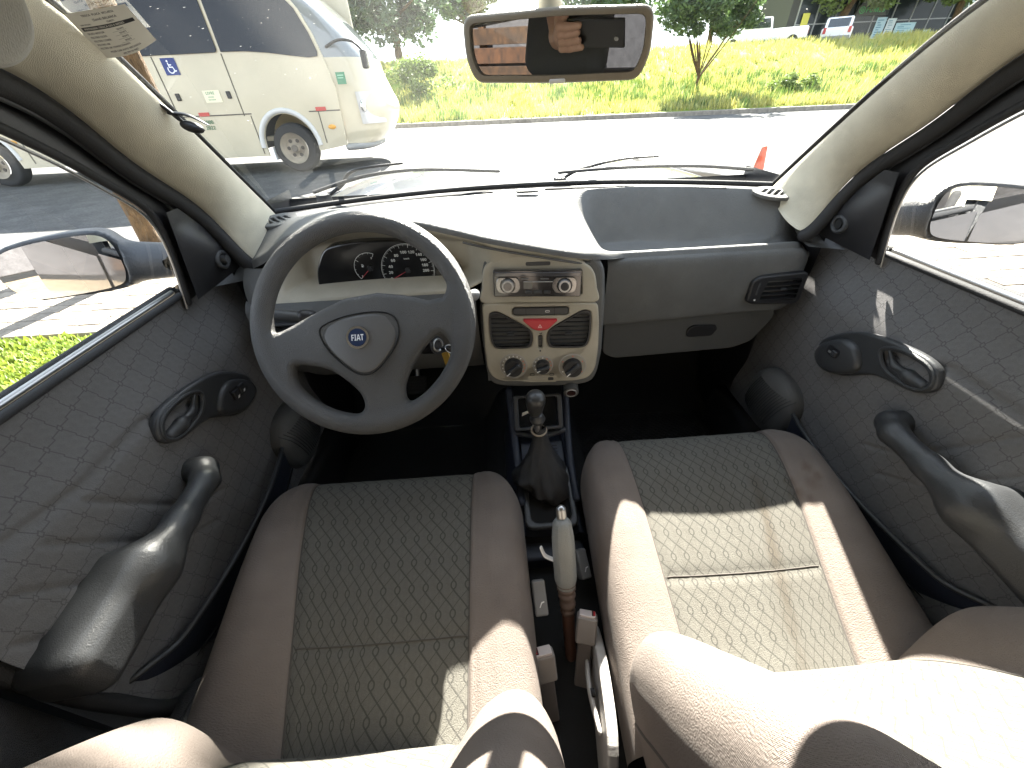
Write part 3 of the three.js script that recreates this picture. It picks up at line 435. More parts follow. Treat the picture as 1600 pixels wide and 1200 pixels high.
// ================================================================ STEERING WHEEL
{
  const tl = 36.4 * Math.PI / 180, W = thing('steering_wheel', 'worn grey three-spoke steering wheel with blue round maker badge', 'steering wheel');
  W.applyMatrix4(frame([-0.3106, 0.8909, 0.5915], [1, 0, 0], [0, Math.cos(tl), Math.sin(tl)]));
  const top = [[-0.30, 0.30], [-0.30, 0.02], [-0.1605, 0.012], [-0.157, -0.0065], [-0.147, -0.0075], [-0.1359, -0.0057], [-0.1089, 0.0047], [-0.0624, 0.0245], [-0.0235, 0.0411], [0.0297, 0.0473], [0.0746, 0.0409], [0.1118, 0.0311], [0.1349, 0.0354], [0.1454, 0.0499], [0.30, 0.06], [0.30, 0.30]];
  const LL = smoothLoop([[-0.1203, -0.0703], [-0.1066, -0.0636], [-0.0622, -0.074], [-0.0336, -0.0949], [-0.0126, -0.1192], [-0.0086, -0.1424], [-0.023, -0.1568], [-0.0566, -0.1507], [-0.0928, -0.1292], [-0.117, -0.101]], 40);
  const LR = smoothLoop([[0.0622, -0.1087], [0.0778, -0.0753], [0.103, -0.0426], [0.127, -0.025], [0.1447, -0.0452], [0.1489, -0.0683], [0.1373, -0.0983], [0.1086, -0.1271], [0.077, -0.1423], [0.0642, -0.1338]], 40);
  const a = polySDF(top), b = polySDF(LL), c = polySDF(LR), h = 0.0028, lo = [-0.196, -0.196, -0.05], hi = [0.196, 0.196, 0.042], cache = new Map();
  const d2 = (x, y) => { const k = Math.round((x + 0.2) / h * 4) * 4096 + Math.round((y + 0.2) / h * 4); let v = cache.get(k); if (v === undefined) { v = smax(smax(Math.hypot(x, y) - 0.172, -a(x, y), 0.012), smax(-b(x, y), -c(x, y), 0.004), 0.008); cache.set(k, v); } return v; };
  const sdf = (x, y, z) => {
    const r = Math.hypot(x, y), tor = Math.hypot(r - 0.1715, z) - 0.0158 - 0.0012 * Math.cos(12 * 0) ;
    const zc = lerp(0.006, 0.0, sst(0.07, 0.165, r)) - 0.006 * sst(0.0, -0.14, y) * (1 - sst(0.1, 0.16, r)), th = lerp(0.018, 0.0125, sst(0.06, 0.16, r)), q = 0.011, u = d2(x, y) + q, v = Math.abs(z - zc) - th + q;
    const slab = Math.min(Math.max(u, v), 0) + Math.hypot(Math.max(u, 0), Math.max(v, 0)) - q;
    return smin(tor, slab, 0.012);
  };
  put('rim_and_spokes', boxUV(nets(sdf, lo, hi, h)), M.wheel, W);
  const pad = smoothLoop([[-0.0652, -0.0131], [-0.053, -0.0006], [-0.0183, 0.0105], [0.0273, 0.0142], [0.0551, 0.006], [0.0637, -0.0173], [0.0532, -0.0471], [0.0244, -0.0796], [0.0011, -0.0869], [-0.0209, -0.0767], [-0.0525, -0.0443]], 60), pd = polySDF(pad);
  put('horn_pad', boxUV(nets((x, y, z) => { const q = 0.006, u = pd(x, y) + q + 0.001, zc = 0.0275 - 1.1 * (x * x + (y + 0.03) ** 2), v = Math.max(z - zc, 0.0 - z) + q; return Math.min(Math.max(u, v), 0) + Math.hypot(Math.max(u, 0), Math.max(v, 0)) - q; }, [-0.076, -0.098, -0.006], [0.076, 0.026, 0.036], 0.002)), M.wheelPad, W);
  put('pad_gap', new THREE.TubeGeometry(new THREE.CatmullRomCurve3(pad.map(([x, y]) => new THREE.Vector3(x, y, 0.0238)), true), 120, 0.0014, 6, true), M.hole, W);
  const em = put('badge', new THREE.CylinderGeometry(0.0182, 0.0188, 0.004, 44).rotateX(Math.PI / 2).translate(-0.0025, -0.0262, 0.0285), M.chrome, W, 'round blue and silver maker badge');
  const ft = canvasTex(256, 256, (x, w) => {
    const g = x; g.fillStyle = '#1b2c4d'; g.fillRect(0, 0, w, w); g.fillStyle = '#e8eaee'; g.font = 'bold 104px sans-serif'; g.textAlign = 'center'; g.textBaseline = 'middle'; g.save(); g.translate(128, 130); g.scale(0.82, 1.18); g.fillText('FIAT', 0, 0); g.restore();
  });
  const dg = new THREE.CircleGeometry(0.0145, 44); put('badge_face', dg.translate(-0.0025, -0.0262, 0.0309), std([1, 1, 1], 0.3, { map: ft }), em);
}
// column, stalks, key, pedals
{
  const sc = thing('steering_column', 'dark plastic steering column shroud behind the wheel', 'steering column');
  put('shroud', boxUV(nets((x, y, z) => { const w = -z; return smin(capsule([x * 0.85 - 0.15 * 0.3106, y, w], [-0.3106, 0.845, 0.66], [-0.3106, 0.78, 0.84], 0.052, 0.062), 1, 0.01); }, [-0.42, 0.68, -0.92], [-0.20, 0.94, -0.58], 0.007)), M.dashLow, sc);
  put('indicator_stalk', bar([[-0.34, 0.862, 0.675], [-0.41, 0.867, 0.665], [-0.46, 0.878, 0.66], [-0.515, 0.892, 0.656]], (t) => lerp(0.009, 0.0135, sst(0.3, 0.6, t)), { flat: 0.75, up: [0, 1, 0] }), M.satin, sc);
  put('stalk_collar', bar([[-0.432, 0.872, 0.663], [-0.444, 0.875, 0.662]], 0.0142, { seg: 2 }), M.black, sc);
  put('wiper_stalk', bar([[-0.27, 0.862, 0.675], [-0.21, 0.872, 0.665], [-0.16, 0.893, 0.655], [-0.125, 0.905, 0.648]], (t) => lerp(0.009, 0.0125, sst(0.4, 0.9, t)), { flat: 0.8, up: [0, 1, 0] }), M.grey, sc);
  put('ignition_barrel', new THREE.CylinderGeometry(0.018, 0.02, 0.04, 24).applyMatrix4(frame([-0.222, 0.80, 0.66], [0.5, 0.2, 0.75], [0.80, 0.25, -0.55])), M.black, sc);
  put('ignition_ring', new THREE.TorusGeometry(0.0115, 0.0022, 8, 24).applyMatrix4(frame([-0.2055, 0.805, 0.6485], [0.5, 0.2, 0.75], [-0.3, 0.95, 0.0])), M.steel, sc);
  const k = thing('car_key', 'brass key hanging from the ignition behind the wheel', 'key');
  const km = frame([-0.190, 0.803, 0.637], [0.8, 0.25, -0.5], [0.35, -0.1, 0.6]);
  put('key_head', plate(roundPoly(rect(-0.006, -0.010, 0.018, 0.010), 0.007, 6), 0.005, 0.0012).applyMatrix4(km), M.black, k);
  put('key_ring', new THREE.TorusGeometry(0.010, 0.0011, 8, 28).rotateY(0.8).translate(0.022, -0.010, 0.003).applyMatrix4(km), M.steel, k);
  put('key_tag', plate(roundPoly(rect(-0.008, -0.016, 0.008, 0.016), 0.003), 0.003, 0.0008).rotateZ(0.3).applyMatrix4(frame([-0.188, 0.780, 0.632], [0.9, 0.1, -0.4], [0.1, 1, 0.3])), std([0.62, 0.40, 0.08], 0.35, { metalness: 0.3 }), k);
  for (const [x, w, y, label] of [[-0.355, 0.98, 0.46, 'black ribbed brake pedal in the dark footwell'], [-0.44, 0.98, 0.46, 'black ribbed clutch pedal in the dark footwell']]) {
    const pe = thing('pedal', label, 'pedal'); const pm = frame([x, y, w], [1, 0, 0], [0, 0.75, 0.66]);
    put('pad', plate(roundPoly(rect(-0.03, -0.028, 0.03, 0.028), 0.006), 0.014, 0.003).applyMatrix4(pm), M.rubber, pe);
    for (let i = 0; i < 5; i++) put('rib', box(0, 0, 0, 0.05, 0.004, 0.004, 0.001).translate(0, -0.02 + i * 0.01, 0.015).applyMatrix4(pm), M.rubber, pe);
    put('arm', bar([[x, y, w + 0.01], [x, y + 0.12, w + 0.07], [x, y + 0.3, w + 0.06]], 0.008), M.steel, pe);
  }
  const wr = thing('yellow_connector', 'small yellow wiring connector hanging under the dashboard', 'connector');
  put('plug', box(-0.325, 0.742, 0.70, 0.026, 0.012, 0.016, 0.003), std([0.7, 0.5, 0.03], 0.4), wr); put('wire', bar([[-0.33, 0.742, 0.705], [-0.37, 0.735, 0.73], [-0.42, 0.75, 0.74], [-0.45, 0.79, 0.75]], 0.0025), M.rubber, wr);
}

// ================================================================ SEATS
function seat(name, label, cx, wf, wb, outer) { // cx centre, wf front edge, wb foot of the backrest, outer = side of the door (-1 left, 1 right)
  const S = thing(name, label, 'car seat', 'front seats');
  // cushion: path back from the front roll
  const path = curve([[0.045, -0.15], [0.012, -0.12], [0.0, -0.075], [0.012, -0.03], [0.045, -0.003], [0.10, 0.006], [0.20, -0.006], [0.32, -0.035], [0.43, -0.062], [0.52, -0.078]]), Y0 = 0.578;
  const halfI = (l, s) => (Math.sign(s) === outer ? lerp(0.173, 0.088, clamp(l / 0.46)) : lerp(0.156, 0.152, clamp(l / 0.46))), halfW = (l) => { const base = lerp(0.248, 0.258, clamp(l / 0.4)), k = clamp((0.115 - l) / 0.115); return base - 0.062 * k * k; };
  const cush = (s, v) => { // s -1..1 across
    const [l, y] = path(v), ih = halfI(l, s), hw = halfW(l), a = Math.abs(s), fr = sst(0.0, 0.09, l);
    let x, h;
    if (a <= 0.45) { const q = a / 0.45; x = ih * q; h = -0.007 * (1 - q * q) * fr - 0.0035 * sst(0.9, 1, q); }
    else {
      const t = (a - 0.45) / 0.55, D = hw - ih, c = curve([[0, -0.0035], [0.05, 0.003], [0.24, 0.009], [0.52, 0.013], [0.80, 0.003], [0.95, -0.024], [1.0, -0.066], [0.93, -0.12], [0.82, -0.19]])(t);
      x = ih + D * c[0]; h = c[1] > 0 ? c[1] * lerp(0.35, 1, fr) : c[1] * lerp(0.75, 1, fr);
    }
    const seamDip = 0.004 * Math.exp(-(((l - 0.315) / 0.006) ** 2)) * (a < 0.45 ? 1 : 0), puck = 0.0016 * (tnoise(x * 14 + 40 * s, l * 14 + 9, 999, cx > 0 ? 5 : 6) - 0.5);
    return [cx + Math.sign(s) * x, Y0 + y + h - seamDip + puck, wf - l];
  };
  let vSeam = 0.7; for (let k = 0; k < 400; k++) if (path(0.5 + k / 1000)[0] >= 0.315) { vSeam = 0.5 + k / 1000; break; }
  const sheet = (f, a, b, nu, nv) => grid(nu, nv, (u, v) => f(lerp(a, b, u), v));
  const ins = put('cushion_insert', sheet(cush, -0.45, 0.45, 48, 120), M.insert, S, 'grey cushion centre with a chain line pattern');
  put('seam', bar([...Array(24)].map((_, i) => { const q = cush(lerp(-0.445, 0.445, i / 23), vSeam); return [q[0], q[1] + 0.0012, q[2]]; }), 0.0009, { ring: 6 }), M.seam, ins);
  for (const s of [-1, 1]) {
    const b = put('cushion_bolster', sheet(cush, s * 0.45, s, 48, 120), M.bolster, S);
    put('seam', bar([...Array(50)].map((_, i) => { const q = cush(s * 0.45, i / 49); return [q[0], q[1], q[2]]; }), 0.0016, { ring: 6, seg: 100 }), M.seam, b);
  }
  // backrest in its own leaning frame
  const tilt = 21 * Math.PI / 180, U = [0, Math.cos(tilt), -Math.sin(tilt)], N = [0, Math.sin(tilt), Math.cos(tilt)], O = [cx - outer * 0.010, 0.495, wb];
  const at = (x, h, n) => [O[0] + x, O[1] + h * U[1] + n * N[1], O[2] + h * U[2] + n * N[2]];
  const bp = curve([[-0.05, 0.0], [-0.01, 0.030], [0.05, 0.050], [0.14, 0.053], [0.26, 0.040], [0.40, 0.020], [0.52, 0.006], [0.58, -0.012], [0.61, -0.05], [0.60, -0.085]]);
  const bhw = (h) => lerp(0.238, 0.258, sst(-0.05, 0.15, h)) - 0.055 * sst(0.2, 0.6, h) - 0.05 * sst(0.53, 0.61, h) - 0.03 * (1 - sst(-0.05, 0.05, h)), bih = (h) => lerp(0.135, 0.125, clamp(h / 0.5));
  const back = (s, v) => {
    const [h, n] = bp(v), ih = bih(h), hw = bhw(h), a = Math.abs(s), bulge = 0.052 * sst(-0.04, 0.12, h) * (1 - 0.75 * sst(0.3, 0.56, h));
    let x, q;
    if (a <= 0.45) { const t = a / 0.45; x = ih * t; q = -0.010 * (1 - t * t) * sst(0, 0.1, h) - 0.003 * sst(0.9, 1, t); }
    else { const c = curve([[0, 0], [0.10, 0.16], [0.32, 0.72], [0.58, 1.0], [0.80, 0.86], [0.95, 0.35], [1.0, -0.4], [0.98, -1.3], [0.93, -2.2]])((a - 0.45) / 0.55); x = ih + (hw - ih) * c[0]; q = c[1] >= 0 ? c[1] * bulge - 0.003 * (1 - clamp(c[1] * 4)) : c[1] * 0.055; }
    return at(Math.sign(s) * x, h, n + q);
  };
  const bi = put('backrest_insert', sheet(back, -0.45, 0.45, 40, 110), M.insert, S);
  for (const s of [-1, 1]) {
    const b = put('backrest_bolster', sheet(back, s * 0.45, s, 50, 110), M.bolster, S);
    put('seam', bar([...Array(50)].map((_, i) => back(s * 0.45, i / 49)), 0.0016, { ring: 6, seg: 100 }), M.seam, b);
    put('piping', bar([...Array(50)].map((_, i) => { const q = back(s * 0.895, lerp(0.1, 0.9, i / 49)); return q; }), 0.002, { ring: 6, seg: 100 }), M.seam, b);
  }
  put('back_panel', boxUV(grid(24, 40, (u, v) => { const s = lerp(-1, 1, u), q = back(s < 0 ? -1 : 1, lerp(0.02, 0.93, v)), [h] = bp(lerp(0.02, 0.93, v)); const hw = bhw(h) * 0.98; return at(s * hw, h, -0.095 - 0.02 * (1 - s * s)); })), M.dashLow, S);
  // headrest
  const hr = put('headrest', boxUV(nets((x, y, z) => { const dx = Math.abs(x) - 0.085 + 0.04 * sst(0, 0.1, Math.abs(x)) * 0, dy = Math.abs(y) - 0.055, dz = Math.abs(z) - 0.018 + 0.2 * x * x; const r = 0.045; return Math.hypot(Math.max(dx, 0), Math.max(dy, 0), Math.max(dz, 0)) + Math.min(Math.max(dx, dy, dz), 0) - r; }, [-0.15, -0.12, -0.09], [0.15, 0.12, 0.09], 0.008).applyMatrix4(frame(at(0, 0.75, -0.035), [1, 0, 0], U))), std([0.07, 0.07, 0.072], 0.95, { bumpMap: weaveT, bumpScale: 0.0008 }), S);
  for (const s of [-1, 1]) put('post', bar([at(s * 0.06, 0.57, -0.04), at(s * 0.06, 0.68, -0.035)], 0.006, { seg: 4 }), M.steel, hr);
  // frame, slide rails, inner side trim and tilt paddle
  put('base_frame', boxUV(join([box(cx, 0.41, wf - 0.27, 0.40, 0.05, 0.40, 0.01), box(cx, 0.35, wf - 0.28, 0.30, 0.10, 0.30, 0.01)])), M.black, S);
  for (const s of [-1, 1]) put('slide_rail', box(cx + s * 0.19, 0.295, wf - 0.25, 0.03, 0.05, 0.50, 0.004), M.steel, S);
  const ix = cx - outer * 0.262;
  const cov = [[0.24, -0.005], [0.17, 0.012], [0.10, 0.035], [0.03, 0.05], [-0.03, 0.045], [-0.07, 0.015], [-0.09, -0.03], [-0.05, -0.06], [0.05, -0.055], [0.16, -0.035]];
  const sideM = outer > 0 ? frame([ix, 0.455, wb + 0.02], [0, 0, 1], [0, 1, 0]) : frame([ix, 0.455, wb + 0.02], [0, 0, 1], [0, 1, 0]);
  if (outer > 0) {
    const sc = put('side_cover', boxUV(plate(smoothLoop([[0.105, -0.035], [0.10, 0.0], [0.06, 0.03], [0.0, 0.048], [-0.06, 0.045], [-0.10, 0.0], [-0.09, -0.05], [0.0, -0.06], [0.07, -0.05]], 48), 0.016, 0.004, [], 3).translate(0, 0, -0.008).applyMatrix4(frame([ix - 0.014, 0.430, wb + 0.045], [0.10, 0, 1], [0.06, 1, 0]))), M.lightGrey, S, 'pale plastic side cover with a lever beside the handbrake');
    put('recline_lever', boxUV(bar([[ix - 0.028, 0.428, wb + 0.09], [ix - 0.033, 0.440, wb + 0.05], [ix - 0.030, 0.446, wb + 0.0]], (t) => 0.006 + 0.001 * Math.sin(t * 3), { flat: 0.6, up: [1, 0, 0] })), M.lightGrey, sc);
    put('screw', new THREE.CylinderGeometry(0.006, 0.006, 0.006, 14).rotateZ(Math.PI / 2).translate(ix - 0.030, 0.448, -(wb + 0.045)), M.black, sc);
  } else {
    put('side_cover', boxUV(plate(smoothLoop(cov, 48), 0.03, 0.008, [], 3).applyMatrix4(frame([cx - 0.268, 0.45, wb + 0.055], [0, 0, 1], [0, 1, 0]))), M.vinyl, S);
    const kn = put('recline_cap', boxUV(nets((x, y, z) => Math.hypot(x / 1.0, y / 0.8, z / 1.2) - 0.038, [-0.06, -0.05, -0.06], [0.06, 0.05, 0.06], 0.006).translate(cx - 0.275, 0.455, -(wb + 0.11))), M.vinyl, S);
  }
  const tab = [[cx - outer * 0.262, outer > 0 ? 0.45 : 0.512, outer > 0 ? 0.375 : 0.292]][0];
  const pm = outer > 0 ? frame([tab[0] - 0.006, tab[1], tab[2]], [0.85, -0.2, 0.25], [0.15, 0.45, 0.88]) : frame([tab[0] + 0.006, tab[1], tab[2]], [1, 0, 0.05], [0, 0.5, 0.86]);
  const pdl = put('tilt_paddle', boxUV(plate(roundPoly(rect(-0.011, -0.027, 0.011, 0.027), 0.004), 0.02, 0.003).translate(0, 0, -0.012).applyMatrix4(pm)), M.grey, S);
  put('paddle_mark', plate([[-0.003, -0.006], [-0.0015, -0.006], [0.002, 0], [0.006, 0.001], [0.006, 0.003], [0.001, 0.002]], 0.0006, 0).translate(0, -0.008, 0.0085).applyMatrix4(pm), M.ink, pdl);
  return S;
}
// old brown stains on the passenger cushion: a streak down the cloth and spots by the seam
function stain(mesh, f) { const g = mesh.geometry, p = g.attributes.position, c = new Float32Array(p.count * 3); for (let i = 0; i < p.count; i++) { const k = f(p.getX(i), -p.getZ(i)); c[i * 3] = 1 - 0.45 * k; c[i * 3 + 1] = 1 - 0.58 * k; c[i * 3 + 2] = 1 - 0.70 * k; } g.setAttribute('color', new THREE.BufferAttribute(c, 3)); mesh.material = mesh.material.clone(); mesh.material.vertexColors = true; }
const driverSeat = seat('bucket_seat', 'driver seat behind the steering wheel, mostly shaded grey patterned cloth', -0.312, 0.548, 0.080, -1);
const passengerSeat = seat('bucket_seat', 'front passenger seat with a broad sunlit patch and brown stains', 0.318, 0.612, 0.128, 1);

{
  const streak = (x, w) => { const c = curve([[0.395, 0.455], [0.385, 0.40], [0.368, 0.33], [0.350, 0.25], [0.33, 0.16]]); let d = 9, t = 0; for (let k = 0; k <= 40; k++) { const q = c(k / 40), e = Math.hypot(x - q[0], w - q[1]); if (e < d) { d = e; t = k / 40; } } const wid = 0.006 + 0.006 * tnoise(w * 40 + 7, 3, 999, 21); return (0.55 + 0.45 * tnoise(x * 90 + 9, w * 60 + 4, 999, 22)) * Math.exp(-((d / wid) ** 2)) * (0.35 + 0.65 * tnoise(w * 18 + 3, 5, 999, 24)); };
  const spots = (x, w) => { let k = 0; for (const [a, b, r] of [[0.497, 0.462, 0.011], [0.489, 0.43, 0.014], [0.455, 0.44, 0.012], [0.47, 0.40, 0.009], [0.452, 0.415, 0.015], [0.505, 0.44, 0.008]]) k = Math.max(k, sst(r * 1.3, r * 0.2, Math.hypot(x - a, (w - b) * 0.8) + 0.006 * (tnoise(x * 120 + 60, w * 120 + 60, 999, 25) - 0.5))); return 0.6 * k * (0.5 + 0.7 * tnoise(x * 200 + 60, w * 200 + 60, 999, 26)); };
  for (const m of passengerSeat.children) if (m.name.startsWith('cushion_')) stain(m, (x, w) => clamp(streak(x, w) + spots(x, w) + 0.16 * (tnoise(x * 22 + 5, w * 22 + 5, 999, 27) - 0.4)));
}

// ================================================================ FLOOR CONSOLE, LEVERS, BUCKLES
{
  const fc = thing('floor_console', 'black floor console around the gear lever with open tray', 'console');
  // tunnel cover from under the stack back to the open bin
  put('base', boxUV(grid(40, 30, (u, v) => { const a = curve([[-0.105, 0.30], [-0.085, 0.42], [-0.07, 0.475], [-0.058, 0.485], [-0.04, 0.478], [0.04, 0.478], [0.058, 0.485], [0.07, 0.475], [0.085, 0.42], [0.105, 0.30]])(u); return [a[0], a[1] - 0.03 * sst(0.55, 1, v), lerp(0.80, 0.44, v)]; })), M.navy, fc);
  put('rear_face', boxUV(grid(8, 10, (u, v) => [lerp(-0.075, 0.075, u), lerp(0.445, 0.30, v), 0.44 - 0.012 * Math.sin(v * 3)])), M.black, fc);
  put('rear_step', boxUV(box(0, 0.40, 0.425, 0.13, 0.06, 0.05, 0.008)), M.navy, fc);
  for (const s of [-1, 1]) put('side_ridge', bar([[s * 0.07, 0.60, 0.75], [s * 0.066, 0.545, 0.68], [s * 0.062, 0.50, 0.60], [s * 0.06, 0.488, 0.50]], 0.009, { flat: 0.9 }), M.navy, fc);
  put('boot_frame', boxUV(plate(roundPoly(rect(-0.056, -0.075, 0.056, 0.075), 0.02), 0.012, 0.004, [roundPoly(rect(-0.043, -0.062, 0.043, 0.062), 0.018)]).applyMatrix4(frame([0, 0.478, 0.515], [1, 0, 0], [0, 0.12, 1]))), M.satin, fc);
  put('opening', plate(rect(-0.044, -0.063, 0.044, 0.063), 0.002, 0).applyMatrix4(frame([0, 0.479, 0.515], [1, 0, 0], [0, 0.12, 1])), M.hole, fc);
  const tr = put('tray', boxUV(plate(roundPoly(rect(-0.058, -0.042, 0.058, 0.042), 0.008), 0.02, 0.003, [roundPoly(rect(-0.046, -0.034, 0.046, 0.036), 0.006)]).applyMatrix4(frame([-0.005, 0.575, 0.69], [1, 0, 0], [0, 0.8, 0.6]))), M.satin, fc);
  put('tray_floor', boxUV(plate(rect(-0.05, -0.038, 0.05, 0.038), 0.002, 0).applyMatrix4(frame([-0.005, 0.565, 0.70], [1, 0, 0], [0, 0.8, 0.6]))), M.hole, tr);
  put('tray_lip', boxUV(bar([[-0.06, 0.535, 0.665], [0, 0.53, 0.655], [0.055, 0.535, 0.665]], 0.010, { flat: 0.7 })), M.satin, fc);
  const pl = put('grille_plate', boxUV(plate(rect(-0.05, -0.04, 0.05, 0.04), 0.004, 0.001).applyMatrix4(frame([0.0, 0.494, 0.615], [1, 0, 0], [0, 0.3, 1]))), M.navy, fc);
  for (let k = 0; k < 8; k++) put('grille_slot', new THREE.BoxGeometry(0.022, 0.003, 0.001).translate(0.026, -0.028 + k * 0.008, 0.0046).applyMatrix4(frame([0.0, 0.494, 0.615], [1, 0, 0], [0, 0.3, 1])), M.hole, pl);
  for (const [x, w] of [[-0.03, 0.458], [0.047, 0.475], [-0.04, 0.62]]) put('screw', new THREE.CylinderGeometry(0.003, 0.003, 0.001, 10).translate(x, w > 0.6 ? 0.5005 : 0.4735, -w), M.hole, fc);
  put('paper_scrap', boxUV(plate([[-0.01, -0.003], [0.012, -0.002], [0.008, 0.004], [-0.006, 0.004]], 0.001, 0).applyMatrix4(frame([-0.035, 0.574, 0.688], [1, 0.3, 0.2], [0, 0.8, 0.6]))), std([0.6, 0.55, 0.45], 0.8), fc);
}
{
  const g = thing('gear_lever', 'gear lever with worn round knob and crumpled black leather boot', 'gear lever');
  // boot: leather gathered at the top, folds swelling towards the base
  put('boot', boxUV(grid(96, 50, (u, v) => {
    const a = u * 2 * Math.PI, c = curve([[0.0125, 0.632, 0.583], [0.014, 0.618, 0.580], [0.020, 0.592, 0.574], [0.030, 0.566, 0.566], [0.046, 0.540, 0.557], [0.057, 0.520, 0.55], [0.058, 0.503, 0.546], [0.050, 0.489, 0.545], [0.042, 0.484, 0.545]])(v);
    const f = sst(0.15, 0.8, v), w = 1 + f * (0.15 * Math.sin(3 * a + 1.7 + v * 4) + 0.12 * Math.abs(Math.sin(3.5 * a + 6 * v)) - 0.06 + 0.05 * Math.sin(11 * a - 12 * v)), y = c[1] + f * (0.011 * Math.sin(2 * a + 0.6) + 0.010 * (tnoise(u * 6 + v * 2, v * 6, 6, 15) - 0.5) + 0.004 * Math.sin(6 * a + v * 14));
    return [-0.012 + 0.004 * v + Math.cos(a) * c[0] * w, y, c[2] + Math.sin(a) * c[0] * w * 0.92];
  })), M.boot, g);
  put('boot_tie', bar([...Array(17)].map((_, i) => { const a = i / 16 * 2 * Math.PI; return [-0.014 + Math.cos(a) * 0.0155, 0.622 + 0.003 * Math.sin(a), 0.581 + Math.sin(a) * 0.015]; }), 0.0022, { ring: 8 }), std([0.30, 0.25, 0.19], 0.7), g);
  put('lever', bar([[-0.014, 0.60, 0.577], [-0.018, 0.66, 0.580], [-0.021, 0.69, 0.577]], 0.008), M.steel, g);
  put('collar', boxUV(new THREE.LatheGeometry([[0, 0], [0.014, 0], [0.0165, 0.006], [0.014, 0.012], [0.010, 0.016], [0.010, 0.022], [0, 0.022]].map((p) => new THREE.Vector2(...p)), 28).applyMatrix4(frame([-0.0175, 0.650, 0.5805], [1, 0, 0], [-0.05, 0.98, -0.18]))), M.satin, g);
  const kn = put('knob', boxUV(new THREE.LatheGeometry([[0, -0.030], [0.011, -0.03], [0.0145, -0.022], [0.0175, -0.006], [0.0195, 0.008], [0.0195, 0.016], [0.017, 0.024], [0.010, 0.0285], [0, 0.030]].map((p) => new THREE.Vector2(...p)), 36).applyMatrix4(frame([-0.0225, 0.705, 0.570], [1, 0, 0], [-0.05, 0.98, -0.18]))), std([0.055, 0.055, 0.055], 0.3, { map: dirtT, bumpMap: grainT, bumpScale: 0.0002 }), g);
  put('knob_cap', new THREE.SphereGeometry(0.0172, 28, 12, 0, 6.2832, 0, 1.0).scale(1, 0.55, 1).applyMatrix4(frame([-0.0233, 0.7245, 0.5665], [1, 0, 0], [-0.05, 0.98, -0.18])), phy([0.07, 0.07, 0.07], 0.15, { clearcoat: 1 }), kn);
}
{
  const h = thing('handbrake', 'handbrake lever with scuffed pale grey grip and bare brown shaft', 'handbrake');
  const tipP = [0.001, 0.612, 0.362], d = [0.004, -0.155, -0.085], at = (t) => [tipP[0] + d[0] * t, tipP[1] + d[1] * t, tipP[2] + d[2] * t];
  put('grip', boxUV(bar([at(0), at(0.1), at(0.3), at(0.5), at(0.62)], (t) => lerp(0.0165, 0.0195, sst(0, 0.4, t)) - 0.003 * sst(0.8, 1, t), { ring: 20, flat: 1 })), std([0.30, 0.31, 0.30], 0.45, { map: dirtT, bumpMap: grainT, bumpScale: 0.0006 }), h);
  put('button', bar([at(-0.09), at(-0.16)], 0.0085, { seg: 3, ring: 16 }), M.steel, h);
  put('sleeve', boxUV(bar([at(0.60), at(0.72), at(0.9)], (t) => 0.0165 - 0.004 * t + 0.0012 * Math.sin(t * 26), { ring: 16 })), std([0.11, 0.075, 0.06], 0.5), h);
  put('shaft', boxUV(bar([at(0.85), at(1.2), at(1.85)], (t) => 0.0115 - 0.002 * t, { ring: 14 })), std([0.13, 0.065, 0.045], 0.5, { metalness: 0.2 }), h);
  put('cable_tie', bar([[-0.016, 0.556, 0.333], [-0.03, 0.562, 0.338], [-0.036, 0.575, 0.345]], 0.004, { flat: 0.4, ring: 8 }), M.white, h);
}
function buckle(x, y, w, ax, ay, label, slotRight) {
  const b = thing('seat_belt_buckle', label, 'seat belt buckle', 'seat belt buckles'), m = frame([x, y, w], ax, ay);
  put('housing', boxUV(new RoundedBoxGeometry(0.034, 0.046, 0.022, 3, 0.004).applyMatrix4(m)), std([0.34, 0.31, 0.29], 0.45, { map: dirtT }), b);
  put('stalk', boxUV(new RoundedBoxGeometry(0.024, 0.085, 0.010, 2, 0.003).translate(0, -0.06, -0.002).applyMatrix4(m)), std([0.15, 0.13, 0.12], 0.6), b);
  const f = put('press_face', plate(roundPoly(rect(-0.0135, -0.009, 0.0135, 0.009), 0.003), 0.004, 0.001).rotateX(-Math.PI / 2).translate(0, 0.0225, 0).applyMatrix4(m), std([0.50, 0.44, 0.42], 0.4), b);
  put('slot', new THREE.BoxGeometry(0.004, 0.0012, 0.013).translate(slotRight ? 0.009 : -0.009, 0.0268, 0).applyMatrix4(m), std([0.05, 0.005, 0.005], 0.7), f);
  for (let k = 0; k < 4; k++) put('slot_tooth', new THREE.BoxGeometry(0.003, 0.0014, 0.0012).translate(slotRight ? 0.011 : -0.011, 0.0272, -0.005 + k * 0.0032).applyMatrix4(m), M.red, f);
  return b;
}
buckle(-0.046, 0.478, 0.205, [1, 0, 0.15], [-0.05, 0.86, 0.5], 'pale worn seat belt buckle against the driver seat', false);
buckle(0.031, 0.470, 0.255, [1, 0, -0.25], [0.05, 0.80, 0.6], 'pale frayed seat belt buckle beside the handbrake shaft', true);

